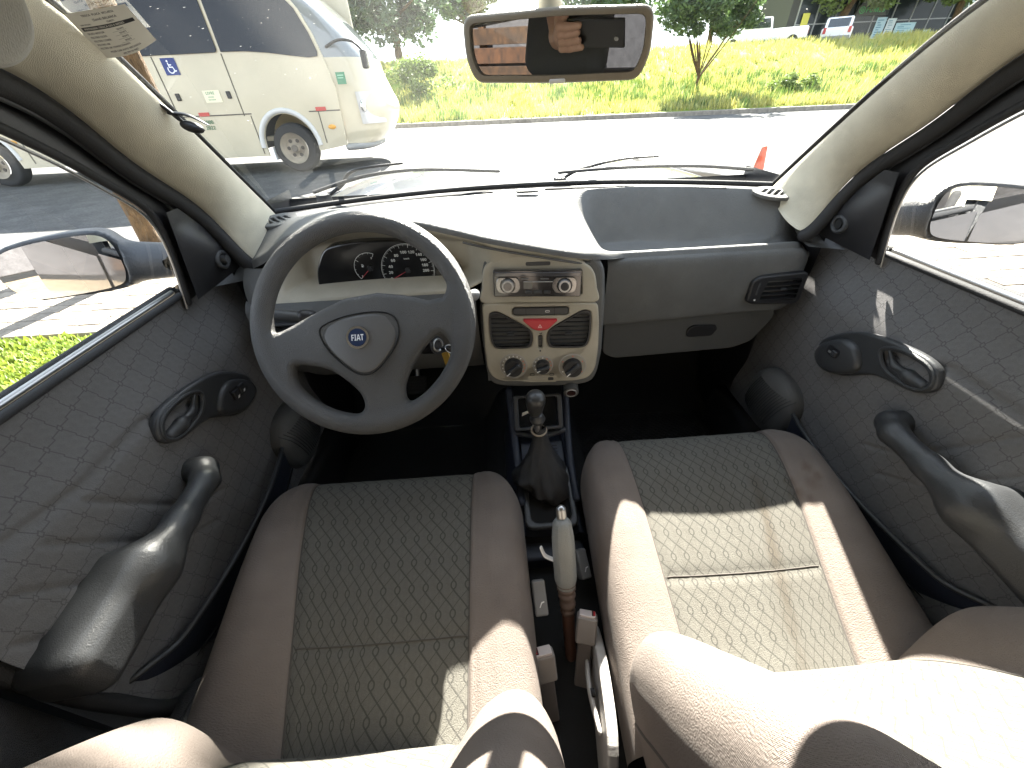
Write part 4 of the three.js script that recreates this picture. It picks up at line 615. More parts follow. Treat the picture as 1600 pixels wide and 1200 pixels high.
// ================================================================ CAR BODY
const WS = (x, t) => { const b = Math.sin(Math.PI * t), wb = wbase(x) + 0.012, wt = 0.60 - 0.10 * (x / 0.5) ** 2, yt = 1.318 - 0.03 * (x / 0.5) ** 2; return [x, lerp(0.99, yt, t) + 0.030 * b, lerp(wb, wt, t) + 0.018 * b]; };
const wsx = (t) => lerp(0.605, 0.515, t);
const body = thing('cabin_shell', 'car cabin shell with cream pillar trims, windscreen, headlining and black carpet', 'car body');
put('windscreen', grid(40, 30, (u, v) => { const q = WS(lerp(-1, 1, u) * wsx(v), v); return [q[0], q[1], q[2] + 0.006]; }), M.glass, body, 'curved windscreen glass');
for (const s of [-1, 1]) {
  const Rw = curve([[0.579, 0.985, 0.965], [0.579, 1.002, 0.952], [0.563, 1.10, 0.835], [0.536, 1.198, 0.70], [0.50, 1.262, 0.575], [0.47, 1.31, 0.44], [0.45, 1.335, 0.30]]);
  const Rd = curve([[0.575, 0.93, 0.82], [0.588, 0.95, 0.812], [0.615, 1.045, 0.785], [0.613, 1.130, 0.69], [0.592, 1.20, 0.605], [0.570, 1.238, 0.525], [0.545, 1.285, 0.38]]);
  put('pillar_trim', grid(26, 60, (u, v) => { const a = Rw(v), b = Rd(v), k = Math.pow(Math.sin(Math.PI * u), 0.75), bu = 0.020; return [s * (lerp(a[0], b[0], u) - bu * 0.75 * k), lerp(a[1], b[1], u) - bu * 0.35 * k, lerp(a[2], b[2], u) - bu * 0.55 * k]; }), M.pillar, body, s < 0 ? 'cream left windscreen pillar trim' : 'cream right windscreen pillar trim');
  const Fo = curve([[0.700, 0.90, 0.93], [0.690, 0.985, 0.90], [0.672, 1.065, 0.815], [0.656, 1.145, 0.715], [0.636, 1.215, 0.60], [0.615, 1.262, 0.50], [0.595, 1.30, 0.36]]);
  put('pillar_skin', grid(6, 40, (u, v) => { const a = Rw(v), b = Fo(v); return [s * lerp(a[0] + 0.012, b[0], u), lerp(a[1] + 0.010, b[1], u) + 0.006 * Math.sin(Math.PI * u), lerp(a[2] + 0.016, b[2], u)]; }), M.carPaint, body);
  put('windscreen_seal', bar([...Array(20)].map((_, i) => { const q = Rw(i / 19); return [s * (q[0] + 0.005), q[1] + 0.004, q[2] + 0.010]; }), 0.0035, { ring: 8 }), M.rubber, body);
  put('door_seal', bar([...Array(24)].map((_, i) => { const q = Rd(i / 23); return [s * (q[0] + 0.010), q[1] - 0.010, q[2] - 0.004]; }), 0.013, { ring: 12 }), M.rubber, body);
  put('seal_lip', bar([...Array(24)].map((_, i) => { const q = Rd(i / 23); return [s * (q[0] + 0.017), q[1] - 0.024, q[2] - 0.004]; }), 0.003, { ring: 8 }), M.satin, body);
}
// headlining, windscreen header, roof skin
put('headlining', boxUV(join([grid(30, 40, (u, v) => { const x = lerp(-0.56, 0.56, u), w = lerp(0.585, -1.25, v); const q = x / 0.56; return [x, 1.345 - 0.045 * q * q - 0.03 * sst(0.2, 0.6, w) - 0.08 * sst(-0.7, -1.25, w), w - 0.09 * q * q * sst(0.3, 0.58, w)]; })])), M.roof, body);
put('roof_skin', grid(20, 30, (u, v) => { const x = lerp(-0.60, 0.60, u), w = lerp(0.62, -1.35, v), q = x / 0.6; return [x, 1.385 - 0.05 * q * q - 0.045 * sst(0.2, 0.62, w) - 0.09 * sst(-0.7, -1.3, w), w - 0.09 * q * q * sst(0.3, 0.62, w)]; }), M.carPaint, body);
// side rails above the doors, B pillars, rear quarters
for (const s of [-1, 1]) {
  put('roof_rail', boxUV(grid(10, 40, (u, v) => { const w = lerp(0.42, -1.25, v), y = 1.30 - 0.08 * sst(-0.7, -1.25, w); const a = [0.53, y + 0.02], b = [0.60, y - 0.075]; return [s * (lerp(a[0], b[0], u)), lerp(a[1], b[1], u), w]; })), M.pillar, body);
  put('roof_side', boxUV(grid(4, 40, (u, v) => { const w = lerp(0.5, -1.3, v); return [s * lerp(0.60, 0.645, u), lerp(1.335 - 0.09 * sst(-0.7, -1.3, w), 1.215 - 0.06 * sst(-0.7, -1.3, w), u), w]; })), M.carPaint, body);
  put('b_pillar', boxUV(grid(20, 40, (u, v) => { const c = curve([[0.69, 0.172], [0.655, 0.165], [0.640, 0.13], [0.636, 0.06], [0.640, -0.02], [0.66, -0.05], [0.69, -0.055]])(u), y = lerp(0.92, 1.28, v); return [s * (c[0] - 0.075 * v), y, c[1] - 0.05 * v]; })), M.pillar, body);
  put('b_pillar_lower', boxUV(grid(50, 60, (u, v) => {
    const c = curve([[0.70, 0.158], [0.668, 0.158], [0.652, 0.145], [0.640, 0.10], [0.632, 0.03], [0.64, -0.05], [0.68, -0.08]])(u), y = lerp(0.24, 0.925, v);
    const crease = s < 0 ? 0.020 * Math.exp(-(((y - 0.60) / 0.05) ** 2 + ((c[1] - 0.075) / 0.022) ** 2)) - 0.010 * Math.exp(-(((y - 0.56) / 0.06) ** 2 + ((c[1] - 0.11) / 0.016) ** 2)) : 0, flare = 0.06 * sst(0.56, 0.36, y);
    return [s * (c[0] + crease - flare), y, c[1]];
  })), M.vinyl, body);
  put('pillar_seal', bar([[s * 0.66, 0.95, 0.172], [s * 0.658, 0.72, 0.172], [s * 0.640, 0.56, 0.178], [s * 0.612, 0.46, 0.20], [s * 0.60, 0.40, 0.30]], 0.011, { ring: 10 }), M.rubber, body);
  put('quarter_trim', boxUV(grid(10, 20, (u, v) => [s * (0.66 - 0.02 * u), lerp(0.28, 0.92, v), lerp(-0.05, -1.25, u)])), M.vinyl, body);
  put('c_pillar', boxUV(grid(10, 12, (u, v) => [s * (0.655 - 0.07 * v), lerp(0.90, 1.23, v), lerp(-0.85 + 0.05 * v, -1.25 + 0.1 * v, u)])), M.pillar, body);
  put('sill_trim', boxUV(grid(8, 30, (u, v) => { const c = curve([[0.66, 0.40], [0.62, 0.40], [0.60, 0.37], [0.595, 0.25]])(u); return [s * c[0], c[1], lerp(0.95, -0.1, v)]; })), M.black, body);
  put('quarter_glass', grid(4, 4, (u, v) => [s * (0.672 - 0.06 * v), lerp(0.915, 1.225, v), lerp(-0.06, -0.85, u)]), phy([0.42, 0.43, 0.44], 0, { transmission: 1, thickness: 0 }), body);
  put('outer_panel', boxUV(grid(20, 8, (u, v) => [s * (0.72 + 0.03 * Math.sin(v * 3)), lerp(0.22, 0.905, v), lerp(0.14, -1.3, u)])), M.carPaint, body);
  put('front_wing', boxUV(grid(30, 16, (u, v) => { const w = lerp(0.80, 2.05, u); return [s * (0.745 - 0.09 * sst(1.1, 2.05, w) + 0.02 * Math.sin(v * 3) - 0.07 * sst(0.7, 1, v)), lerp(0.35, 0.965 - 0.05 * sst(0.9, 2.05, w), v), w]; })), M.carPaint, body);
}
put('tailgate', boxUV(join([grid(20, 8, (u, v) => [lerp(-0.66, 0.66, u), lerp(0.25, 0.93, v), -1.27]), grid(20, 3, (u, v) => [lerp(-0.6, 0.6, u), lerp(1.20, 1.28, v), -1.22])])), M.vinyl, body);
put('rear_glass', grid(6, 4, (u, v) => [lerp(-0.6, 0.6, u), lerp(0.92, 1.205, v), lerp(-1.27, -1.21, v)]), phy([0.22, 0.23, 0.24], 0, { transmission: 1, thickness: 0 }), body);
// floor, tunnel, bulkhead
put('floor_carpet', boxUV(join([grid(60, 60, (u, v) => { const x = lerp(-0.64, 0.64, u), w = lerp(1.02, -1.27, v), t = sst(0.17, 0.085, Math.abs(x)); return [x, lerp(0.255, 0.395 - 0.05 * sst(0.3, -0.3, w), t) + 0.004 * (tnoise(x * 30 + 50, w * 30 + 50, 999, 8) - 0.5), w]; }), grid(30, 20, (u, v) => { const c = curve([[1.0, 0.255], [1.09, 0.31], [1.15, 0.45], [1.17, 0.70], [1.165, 0.98]])(v); return [lerp(-0.64, 0.64, u), c[1], c[0]]; })])), M.carpet, body);
put('floor_mat', boxUV(plate(roundPoly([[0.12, 0.52], [0.56, 0.52], [0.58, 0.98], [0.16, 1.0]], 0.03), 0.008, 0.002).applyMatrix4(frame([0, 0.259, 0], [1, 0, 0], [0, 0, 1]))), std([0.014, 0.014, 0.014], 0.55, { bumpMap: tex(64, (u, v) => (Math.sin((u + v) * Math.PI * 8) > 0.3 || Math.sin((u - v) * Math.PI * 8) > 0.3 ? 1 : 0), false, 0.08), bumpScale: 0.003 }), body, 'black rubber floor mat with a diamond tread');
for (const s of [-1, 1]) put('kick_panel', boxUV(grid(10, 10, (u, v) => [s * (0.64 - 0.01 * u), lerp(0.25, 1.0, v), lerp(0.82, 1.18, u)])), M.black, body);
// bonnet and scuttle
put('bonnet', boxUV(grid(40, 40, (u, v) => { const w = lerp(1.20, 2.0, v), hw = lerp(0.665, 0.60, v), x = lerp(-1, 1, u) * hw, q = lerp(-1, 1, u); return [x, 0.978 + 0.012 * Math.sin(v * 2.2) - 0.058 * v * v - 0.022 * q * q - 0.03 * q ** 8, w - 0.10 * q * q * (1 - v)]; })), M.carPaint, body, 'glossy car bonnet seen through the windscreen');
put('scuttle', boxUV(grid(30, 10, (u, v) => { const x = lerp(-0.66, 0.66, u); return [x, lerp(0.978, 0.945, v) + 0.008 * Math.sin(v * 3), wbase(x) + 0.006 + 0.17 * v]; })), M.rubber, body);
put('glass_edge', bar([...Array(30)].map((_, i) => { const x = lerp(-0.60, 0.60, i / 29); return [x, 0.990, wbase(x) + 0.006]; }), 0.006, { ring: 8, seg: 60 }), M.rubber, body);
// rear bench (seen in the mirrors)
{
  const rb = thing('rear_bench', 'dark rear bench seat behind the front seats', 'car seat');
  put('bench_cushion', boxUV(box(0, 0.42, -0.78, 1.2, 0.22, 0.46, 0.05, 4)), M.bolster, rb);
  put('bench_back', boxUV(box(0, 0.72, -1.08, 1.2, 0.56, 0.14, 0.05, 4).rotateX(0)), M.bolster, rb);
}
// sun visor swung to the side window
{
  const v = thing('sun_visor', 'grey cloth sun visor in the upper left corner beside the cream pillar', 'sun visor');
  put('panel', boxUV(plate(roundPoly([[0.455, 1.325], [0.475, 1.285], [0.462, 1.245], [0.43, 1.226], [0.12, 1.224], [0.10, 1.325]], 0.03, 8), 0.022, 0.009, [], 4).applyMatrix4(frame([-0.502, 0, 0], [0.06, 0, 1], [0, 1, 0]))), std([0.30, 0.29, 0.26], 0.95, { bumpMap: weaveT, bumpScale: 0.001 }), v);
  put('pivot', bar([[-0.485, 1.318, 0.46], [-0.465, 1.33, 0.47]], 0.008), M.pillar, v);
}
{ // dust and dried drops on the windscreen
  const n = 420, im = new THREE.InstancedMesh(new THREE.CircleGeometry(1, 7), std([0.45, 0.43, 0.38], 0.9), n), o = new THREE.Object3D();
  for (let i = 0; i < n; i++) { const t = 0.08 + 0.85 * rnd(), left = rnd() < 0.72, x = (left ? -0.15 - 0.42 * rnd() : -0.1 + 0.6 * rnd()) * (1 - 0.12 * t), q = WS(x, t), q2 = WS(x, t + 0.02); o.position.copy(V(q[0], q[1] + 0.001, q[2] + 0.0085)); o.up.set(1, 0, 0); o.lookAt(V(q[0], q[1] + (q[2] - q2[2]), q[2] + (q2[1] - q[1]))); const r = 0.0003 + 0.0008 * Math.pow(rnd(), 3); o.scale.set(r, r * (0.7 + 0.8 * rnd()), 1); o.updateMatrix(); im.setMatrixAt(i, o.matrix); }
  im.name = 'dust_specks'; im.userData.kind = 'stuff'; im.castShadow = false; im.receiveShadow = true; body.add(im);
}
// small black clip on the left pillar
{
  const c = thing('pillar_clip', 'small black clip sticking out from the cream left pillar', 'clip');
  put('base_plate', boxUV(bar([[-0.548, 1.212, 0.684], [-0.535, 1.195, 0.694], [-0.525, 1.180, 0.70]], 0.006, { flat: 0.5, ring: 10 })), M.black, c);
  put('jaw', boxUV(nets((x, y, z) => Math.hypot(x / 1.25, (y + 0.25 * x) / 0.62, z / 0.8) - 0.0125, [-0.03, -0.02, -0.02], [0.03, 0.02, 0.02], 0.003).translate(-0.512, 1.170, -0.700)), M.black, c);
  put('tongue', boxUV(bar([[-0.53, 1.187, 0.70], [-0.51, 1.184, 0.70], [-0.489, 1.172, 0.70]], (t) => 0.008 * (1 - 0.7 * t), { flat: 0.35, up: [0, 1, 0], ring: 10 })), M.black, c);
}
// service sticker on the glass
{
  const t = canvasTex(700, 560, (c, w, h) => {
    c.fillStyle = '#efece0'; c.fillRect(0, 0, w, h); c.fillStyle = '#2a2a2a'; c.textBaseline = 'middle';
    const L = (s, x, y, f = 30) => { c.font = 'bold ' + f + 'px sans-serif'; c.fillText(s, x, y); };
    L('TROCA  PLACA  MCL4E52', 150, 50, 32); L('(Sand) BALANCA', 230, 108, 36); L('KM ATUAL', 60, 150, 24); L('154971', 360, 150, 28);
    c.fillRect(40, 175, 620, 46); c.fillStyle = '#efece0'; L('PROXIMA TROCA OU 6 MESES', 60, 199, 34); c.fillStyle = '#2a2a2a';
    ['OLEO MOTOR', 'FILTRO OLEO', 'FILTRO COMB.', 'FILTRO AR'].forEach((s, i) => { L(s, 50, 255 + i * 46, 30); L(i < 2 ? '161971' : 'NOVO', 390, 255 + i * 46, 28); c.fillRect(330, 275 + i * 46, 170, 2); });
    L('FILTRO AR CONDICIONADO', 50, 438, 28); L('POSE CAR AUTO MECANICA', 130, 488, 30); L('(49) 99116-9687', 250, 530, 28);
  });
  const Q = [[-0.489, 1.275, 0.547], [-0.435, 1.282, 0.56], [-0.451, 1.26, 0.611], [-0.512, 1.249, 0.603]].map((p) => [p[0], p[1] - 0.003, p[2] - 0.003]);
  const g = grid(8, 8, (u, v) => { const a = Q[3].map((_, k) => lerp(lerp(Q[3][k], Q[2][k], u), lerp(Q[0][k], Q[1][k], u), v)); return [a[0], a[1] - 0.004 * Math.sin(u * 3) * (1 - v) - 0.004 * (1 - v) * (1 - v) * (1 - u), a[2]]; }, (u, v) => [u, v]);
  tag(put('service_sticker', g, std([0.85, 0.85, 0.85], 0.7, { map: t })), 'white oil change sticker with printed lines on the windscreen corner', 'sticker');
}
// rear view mirror
{
  const m = thing('rear_view_mirror', 'rear view mirror in a beige frame at the top of the windscreen', 'mirror');
  const mm = frame([0.018, 1.243, 0.663], [0.965, 0, -0.26], [-0.018, 0.997, -0.066]);
  const out = roundPoly([[-0.1264, 0.0315], [0.0, 0.0325], [0.1155, 0.0275], [0.1175, -0.018], [0.1065, -0.0435], [0.0, -0.0430], [-0.115, -0.0385], [-0.1268, -0.012]], 0.016, 6), gl = out.map(([x, y]) => [-0.004 + (x + 0.004) * 0.968, -0.005 + (y + 0.005) * 0.91]);
  put('frame', boxUV(plate(out, 0.022, 0.005, [gl], 4).translate(0, 0, -0.016).applyMatrix4(mm)), std([0.27, 0.235, 0.18], 0.5, { bumpMap: grainT, bumpScale: 0.0003 }), m);
  put('back_shell', boxUV(plate(out.map(([x, y]) => [x * 0.97, y * 0.95]), 0.014, 0.006, [], 3).translate(0, 0, -0.026).applyMatrix4(mm)), std([0.27, 0.235, 0.18], 0.5), m);
  put('mirror_glass', plate(gl, 0.001, 0).translate(0, 0, -0.004).applyMatrix4(mm), M.mirror, m);
  put('dip_tab', box(0, 0, 0, 0.022, 0.005, 0.01, 0.002).translate(0.0, -0.0405, 0.003).applyMatrix4(mm), M.white, m);
  put('mount', boxUV(bar([[0.014, 1.262, 0.702], [0.010, 1.295, 0.70], [0.004, 1.33, 0.675]], (t) => 0.017 - 0.003 * t, { ring: 16 })), std([0.45, 0.43, 0.34], 0.5), m);
}
// wipers
function wiper(label, pts, bladePts) {
  const w = thing('windscreen_wiper', label, 'wiper', 'windscreen wipers');
  put('arm', bar(pts, (t) => lerp(0.008, 0.004, t), { flat: 0.6, up: [0, 1, 0.4], ring: 8 }), M.black, w);
  put('blade', bar(bladePts, 0.005, { flat: 0.8, ring: 8 }), M.rubber, w);
  put('hub', new THREE.CylinderGeometry(0.018, 0.02, 0.02, 18).translate(pts[0][0], pts[0][1], -pts[0][2]), M.black, w);
}
const onGlass = (x, t, d = 0.02) => { const q = WS(x, t); return [q[0], q[1] + d * 0.75, q[2] + d * 0.66]; };
wiper('left windscreen wiper lying along the base of the glass', [[-0.52, 0.985, 1.12], [-0.47, 1.012, 1.13], onGlass(-0.40, 0.10, 0.035), onGlass(-0.29, 0.125, 0.03)], [onGlass(-0.50, 0.035), onGlass(-0.38, 0.095), onGlass(-0.25, 0.10), onGlass(-0.06, 0.05)]);
wiper('right windscreen wiper lying along the base of the glass', [[0.11, 0.985, 1.185], [0.16, 1.012, 1.17], onGlass(0.25, 0.06, 0.035), onGlass(0.33, 0.09, 0.03)], [onGlass(0.10, 0.02), onGlass(0.26, 0.045), onGlass(0.42, 0.055), onGlass(0.54, 0.04)]);

// ================================================================ DOORS
function door(s) {
  const side = s < 0 ? 'left' : 'right';
  const D = thing('vehicle_door', s < 0 ? 'driver side door with patterned grey cloth panel and window switches' : 'passenger side door with patterned grey cloth panel lit by sun at the sill', 'car door', 'front doors');
  const mir = (g) => (s < 0 ? mirrorX(g) : g); // everything is laid out for the right hand side
  // cloth panel; creases: one long fold, four pleats behind it
  const folds = [[[0.56, 0.775], [0.469, 0.808], [0.351, 0.804], [0.262, 0.817], [0.17, 0.822]], [[0.50, 0.60], [0.433, 0.639], [0.337, 0.790]], [[0.45, 0.57], [0.383, 0.617], [0.276, 0.79]], [[0.35, 0.60], [0.289, 0.68], [0.225, 0.774]], [[0.29, 0.58], [0.23, 0.661], [0.19, 0.733]]];
  const fd = (w, y) => { let r = 0; folds.forEach((f, i) => { let d = 9; for (let k = 0; k + 1 < f.length; k++) d = Math.min(d, segD(w, y, ...f[k], ...f[k + 1])); r += (i ? 0.0035 : 0.006) * Math.exp(-((d / (i ? 0.005 : 0.007)) ** 2)); }); return r; };
  const X = (w, y) => { const top = sst(0.78, 0.90, y); return 0.641 + 0.030 * top - 0.006 * Math.sin((y - 0.45) * 6) * (1 - top) + fd(w, y) - 0.022 * sst(0.55, 0.45, y) + 0.004 * sst(0.6, 0.8, y); };
  put('panel', mir(grid(150, 130, (u, v) => { const w = lerp(0.175, 0.90, u), y = lerp(0.42, 0.908, v); return [X(w, y), y, w]; }, (u, v, p) => [p[2] * 0.96 + 0.28 * p[1], p[1] * 0.96 - 0.28 * p[2]])), M.doorCloth, D, s < 0 ? 'grey cloth door panel with stepped line pattern' : 'grey cloth door panel, sunlit below the window');
  put('panel_edge', mir(boxUV(grid(2, 30, (u, v) => { const y = lerp(0.42, 0.908, v); return [lerp(X(0.175, y), 0.70, u), y, 0.1745]; }))), M.vinyl, D);
  put('lower_panel', mir(boxUV(grid(40, 12, (u, v) => { const w = lerp(0.18, 0.92, u); return [lerp(0.668, 0.645, v), lerp(0.428, 0.36, v), w]; }))), M.black, D);
  // sill strips and weather seal
  put('sill_seal', mir(bar([[0.6725, 0.915, 0.70], [0.6735, 0.915, 0.42], [0.6725, 0.914, 0.165]], 0.007, { ring: 10, flat: 0.8 })), M.rubber, D);
  put('sill_trim', mir(bar([[0.684, 0.9215, 0.70], [0.685, 0.9215, 0.42], [0.684, 0.9205, 0.165]], 0.0045, { ring: 10 })), M.steel, D);
  put('outer_seal', mir(bar([[0.70, 0.917, 0.72], [0.702, 0.917, 0.42], [0.70, 0.916, 0.15]], 0.008, { ring: 10 })), M.rubber, D);
  // window frame up the pillar and over the glass
  const Fu = curve([[0.640, 0.93, 0.83], [0.640, 1.02, 0.80], [0.640, 1.09, 0.745], [0.632, 1.145, 0.68], [0.612, 1.20, 0.60], [0.592, 1.238, 0.52], [0.57, 1.27, 0.36], [0.565, 1.275, 0.15]]);
  const Fl = curve([[0.655, 0.90, 0.70], [0.640, 1.00, 0.712], [0.632, 1.062, 0.700], [0.622, 1.115, 0.640], [0.606, 1.165, 0.565], [0.592, 1.20, 0.49], [0.578, 1.225, 0.35], [0.575, 1.23, 0.15]]);
  put('window_frame', mir(boxUV(grid(12, 80, (u, v) => { const a = Fu(v), b = Fl(v), k = Math.sin(Math.PI * u); return [lerp(a[0], b[0] , u) - 0.006 * k + 0.012, lerp(a[1], b[1], u), lerp(a[2], b[2], u)]; }))), M.black, D);
  put('frame_seal', mir(bar([...Array(40)].map((_, i) => { const q = Fl(i / 39); return [q[0] + 0.010, q[1], q[2]]; }), 0.0062, { ring: 10, seg: 90 })), M.rubber, D);
  put('frame_trim', mir(bar([...Array(40)].map((_, i) => { const q = Fl(i / 39); return [q[0] + 0.013, q[1] - 0.008, q[2] - 0.006]; }), 0.0022, { ring: 8, seg: 90 })), M.steel, D);
  put('window_glass', mir(grid(12, 60, (u, v) => { const q = Fl(v), y0 = 0.90; return [lerp(0.692, q[0] + 0.020, u), lerp(y0, q[1], u), lerp(v < 0.125 ? q[2] : Math.min(q[2], 0.70), q[2], u)]; })), M.sideGlass, D);
  // mirror corner with adjuster
  const sail = put('mirror_corner', mir(boxUV(grid(24, 24, (u, v) => { const A = [0.650, 0.905, 0.70], B = [0.630, 1.055, 0.712], C = [0.628, 0.92, 0.862], q = [0, 1, 2].map((k) => lerp(lerp(A[k], B[k], v), lerp(C[k], B[k] + [0.0, 0.0, 0.03][k], v), u)), b = Math.sin(Math.PI * u) * Math.sin(Math.PI * Math.min(1, v * 1.2)); return [q[0] - 0.016 * b - 0.006, q[1], q[2]]; }))), M.black, D);
  const ad = frame([s < 0 ? -0.616 : 0.616, 0.953, 0.775], [0, 0, s < 0 ? 1 : -1], [0, 1, 0]);
  put('adjuster_rim', new THREE.TorusGeometry(0.016, 0.005, 12, 30).scale(1, 0.85, 1).applyMatrix4(ad), M.satin, sail);
  if (s < 0) put('adjuster_knob', new THREE.CylinderGeometry(0.007, 0.009, 0.022, 18).rotateX(Math.PI / 2).applyMatrix4(ad), M.satin, sail); else put('adjuster_hole', new THREE.CylinderGeometry(0.0085, 0.0085, 0.006, 18).rotateX(Math.PI / 2).applyMatrix4(ad), M.hole, sail);
  // handle and switch panel: outline in (w, y) round (0.5, 0.75)
  const face = (pts) => (s < 0 ? pts.map(([a, b]) => [a, b]) : pts.map(([a, b]) => [-a, b]).reverse());
  const hm = frame([s * 0.643, 0.75, 0.5], [0, 0, s < 0 ? 1 : -1], [0, 1, 0]);
  const bez = smoothLoop([[-0.040, 0.022], [-0.030, 0.050], [-0.002, 0.0605], [0.05, 0.0565], [0.113, 0.0425], [0.162, 0.016], [0.198, -0.022], [0.2015, -0.052], [0.18, -0.072], [0.150, -0.0755], [0.115, -0.062], [0.085, -0.038], [0.060, -0.020], [0.028, -0.011], [-0.014, -0.002]], 90);
  const cup = smoothLoop([[-0.032, 0.024], [-0.024, 0.044], [0.0, 0.053], [0.042, 0.050], [0.070, 0.036], [0.069, 0.020], [0.045, 0.003], [0.005, 0.001], [-0.020, 0.008]], 50);
  const hp = put('handle_panel', boxUV(plate(face(bez), 0.016, 0.006, [face(cup)], 4).translate(0, 0, -0.004).applyMatrix4(hm)), M.satin, D);
  put('cup_rim', new THREE.TubeGeometry(new THREE.CatmullRomCurve3(face(cup).map(([x, y]) => new THREE.Vector3(x, y, 0.0115)), true), 80, 0.0035, 8, true).applyMatrix4(hm), M.satin, hp);
  put('cup', boxUV(plate(face(cup.map(([x, y]) => [0.02 + (x - 0.02) * 1.05, 0.027 + (y - 0.027) * 1.05])), 0.002, 0).translate(0, 0, -0.0095).applyMatrix4(hm)), M.black, hp);
  const fx = s < 0 ? 1 : -1;
  put('pull_handle', boxUV(nets((x, y, z) => { const p = [x * fx, y, z]; return smin(capsule(p, [-0.018, 0.014, 0.003], [0.008, 0.016, 0.007], 0.011, 0.011), smin(capsule(p, [0.008, 0.016, 0.007], [0.038, 0.018, 0.010], 0.0095, 0.005), capsule(p, [0.038, 0.018, 0.010], [0.058, 0.036, 0.011], 0.005, 0.0035), 0.008), 0.008); }, [-0.07, -0.01, -0.015], [0.07, 0.055, 0.025], 0.003).applyMatrix4(hm)), M.satin, hp);
  put('lock_screw', new THREE.CylinderGeometry(0.005, 0.005, 0.004, 16).rotateX(Math.PI / 2).translate(fx * -0.002, 0.034, -0.006).applyMatrix4(hm), M.steel, hp);
  const swo = smoothLoop(s < 0 ? [[0.082, -0.012], [0.118, 0.008], [0.154, 0.0015], [0.193, -0.033], [0.194, -0.06], [0.165, -0.070], [0.128, -0.064], [0.088, -0.036]] : [[0.088, -0.014], [0.115, 0.012], [0.150, 0.008], [0.190, -0.028], [0.198, -0.056], [0.17, -0.074], [0.132, -0.066], [0.094, -0.04]], 50);
  const sw = put('switch_pod', boxUV(nets((() => { const pd = polySDF(face(swo)); return (x, y, z) => { const q = 0.009, u = pd(x, y) + q, v = Math.max(z - (s < 0 ? 0.020 : 0.030) + (s < 0 ? 0 : 3.2 * ((x - fx * 0.143) ** 2 + (y + 0.03) ** 2)), -z - 0.002) + q; return Math.min(Math.max(u, v), 0) + Math.hypot(Math.max(u, 0), Math.max(v, 0)) - q; }; })(), [fx > 0 ? 0.06 : -0.22, -0.095, -0.01], [fx > 0 ? 0.22 : -0.06, 0.03, 0.045], 0.004).applyMatrix4(hm)), M.satin, hp);
  if (s < 0) {
    put('switch_recess', plate(roundPoly([[0.118, -0.004], [0.158, -0.010], [0.172, -0.034], [0.126, -0.032]], 0.005), 0.001, 0).translate(0, 0, 0.0202).applyMatrix4(hm), M.black, sw);
    for (const x of [0.129, 0.150]) { const b = put('window_switch', boxUV(box(0, 0, 0, 0.016, 0.018, 0.008, 0.002).rotateZ(-0.15).translate(x, -0.019, 0.0225).applyMatrix4(hm)), M.black, sw); put('switch_icon', plate([[-0.004, -0.002], [0.001, -0.002], [0.004, 0.002], [-0.001, 0.002]], 0.0004, 0).translate(x, -0.024, 0.0268).applyMatrix4(hm), M.ink, b); }
  } else {
    put('switch_recess', plate(roundPoly(rect(-0.158, -0.028, -0.128, -0.008), 0.006), 0.001, 0).rotateZ(0).translate(0, 0, 0.0296).applyMatrix4(hm), M.black, sw);
    put('window_switch', boxUV(box(0, 0, 0, 0.012, 0.012, 0.007, 0.002).translate(-0.137, -0.019, 0.031).applyMatrix4(hm)), M.satin, sw); put('switch_icon', plate(rect(-0.153, -0.024, -0.146, -0.019), 0.0004, 0).translate(0, 0, 0.0308).applyMatrix4(hm), M.grey, sw);
  }
  // armrest: pull grip in front running into the padded rest
  put('armrest', mir(boxUV(nets((x, y, z) => {
    const p = [x, y, -z];
    let d = capsule(p, [0.660, 0.688, 0.470], [0.618, 0.688, 0.472], 0.025, 0.021);
    d = smin(d, capsule(p, [0.618, 0.688, 0.472], [0.598, 0.690, 0.445], 0.0205, 0.0195), 0.012);
    d = smin(d, capsule(p, [0.598, 0.690, 0.445], [0.592, 0.690, 0.37], 0.0195, 0.0195), 0.012);
    d = smin(d, capsule(p, [0.592, 0.690, 0.37], [0.588, 0.688, 0.30], 0.0195, 0.030), 0.015);
    const r = 0.022, bx = Math.abs(p[0] - 0.620) - 0.044 + r, by = Math.abs(p[1] - 0.676 - 0.12 * (p[2] - 0.25)) - 0.040 + r, bz = Math.abs(p[2] - 0.238 - 0.10 * (0.62 - p[0])) - 0.076 + r;
    const e = Math.hypot(Math.max(bx, 0), Math.max(by, 0), Math.max(bz, 0)) + Math.min(Math.max(bx, by, bz), 0) - r;
    return smin(d, e, 0.035);
  }, [0.54, 0.58, -0.53], [0.70, 0.76, -0.13], 0.005))), M.satin, D);
  // map pocket along the bottom
  put('map_pocket', mir(boxUV(grid(60, 24, (u, v) => { const w = lerp(0.70, 0.195, u), k = Math.sin(Math.PI * clamp(u * 0.94 + 0.06)), yt = lerp(0.545, 0.525, u) + 0.028 * sst(0.85, 1, u) , xo = 0.648 - 0.058 * Math.pow(k, 0.6); return [lerp(xo, xo + 0.012, v) + 0.01 * v * v, lerp(yt, 0.40, v), w]; }))), M.navy, D);
  put('pocket_rim', mir(bar([...Array(40)].map((_, i) => { const u = i / 39, k = Math.sin(Math.PI * clamp(u * 0.94 + 0.06)); return [0.650 - 0.058 * Math.pow(k, 0.6), lerp(0.545, 0.525, u) + 0.028 * sst(0.85, 1, u), lerp(0.70, 0.195, u)]; }), 0.005, { ring: 10, seg: 80 })), M.satin, D);
  put('pocket_floor', mir(boxUV(grid(40, 4, (u, v) => { const w = lerp(0.70, 0.195, u), k = Math.sin(Math.PI * clamp(u * 0.94 + 0.06)); return [lerp(0.652, 0.65 - 0.055 * Math.pow(k, 0.6), v), 0.47, w]; }))), M.hole, D);
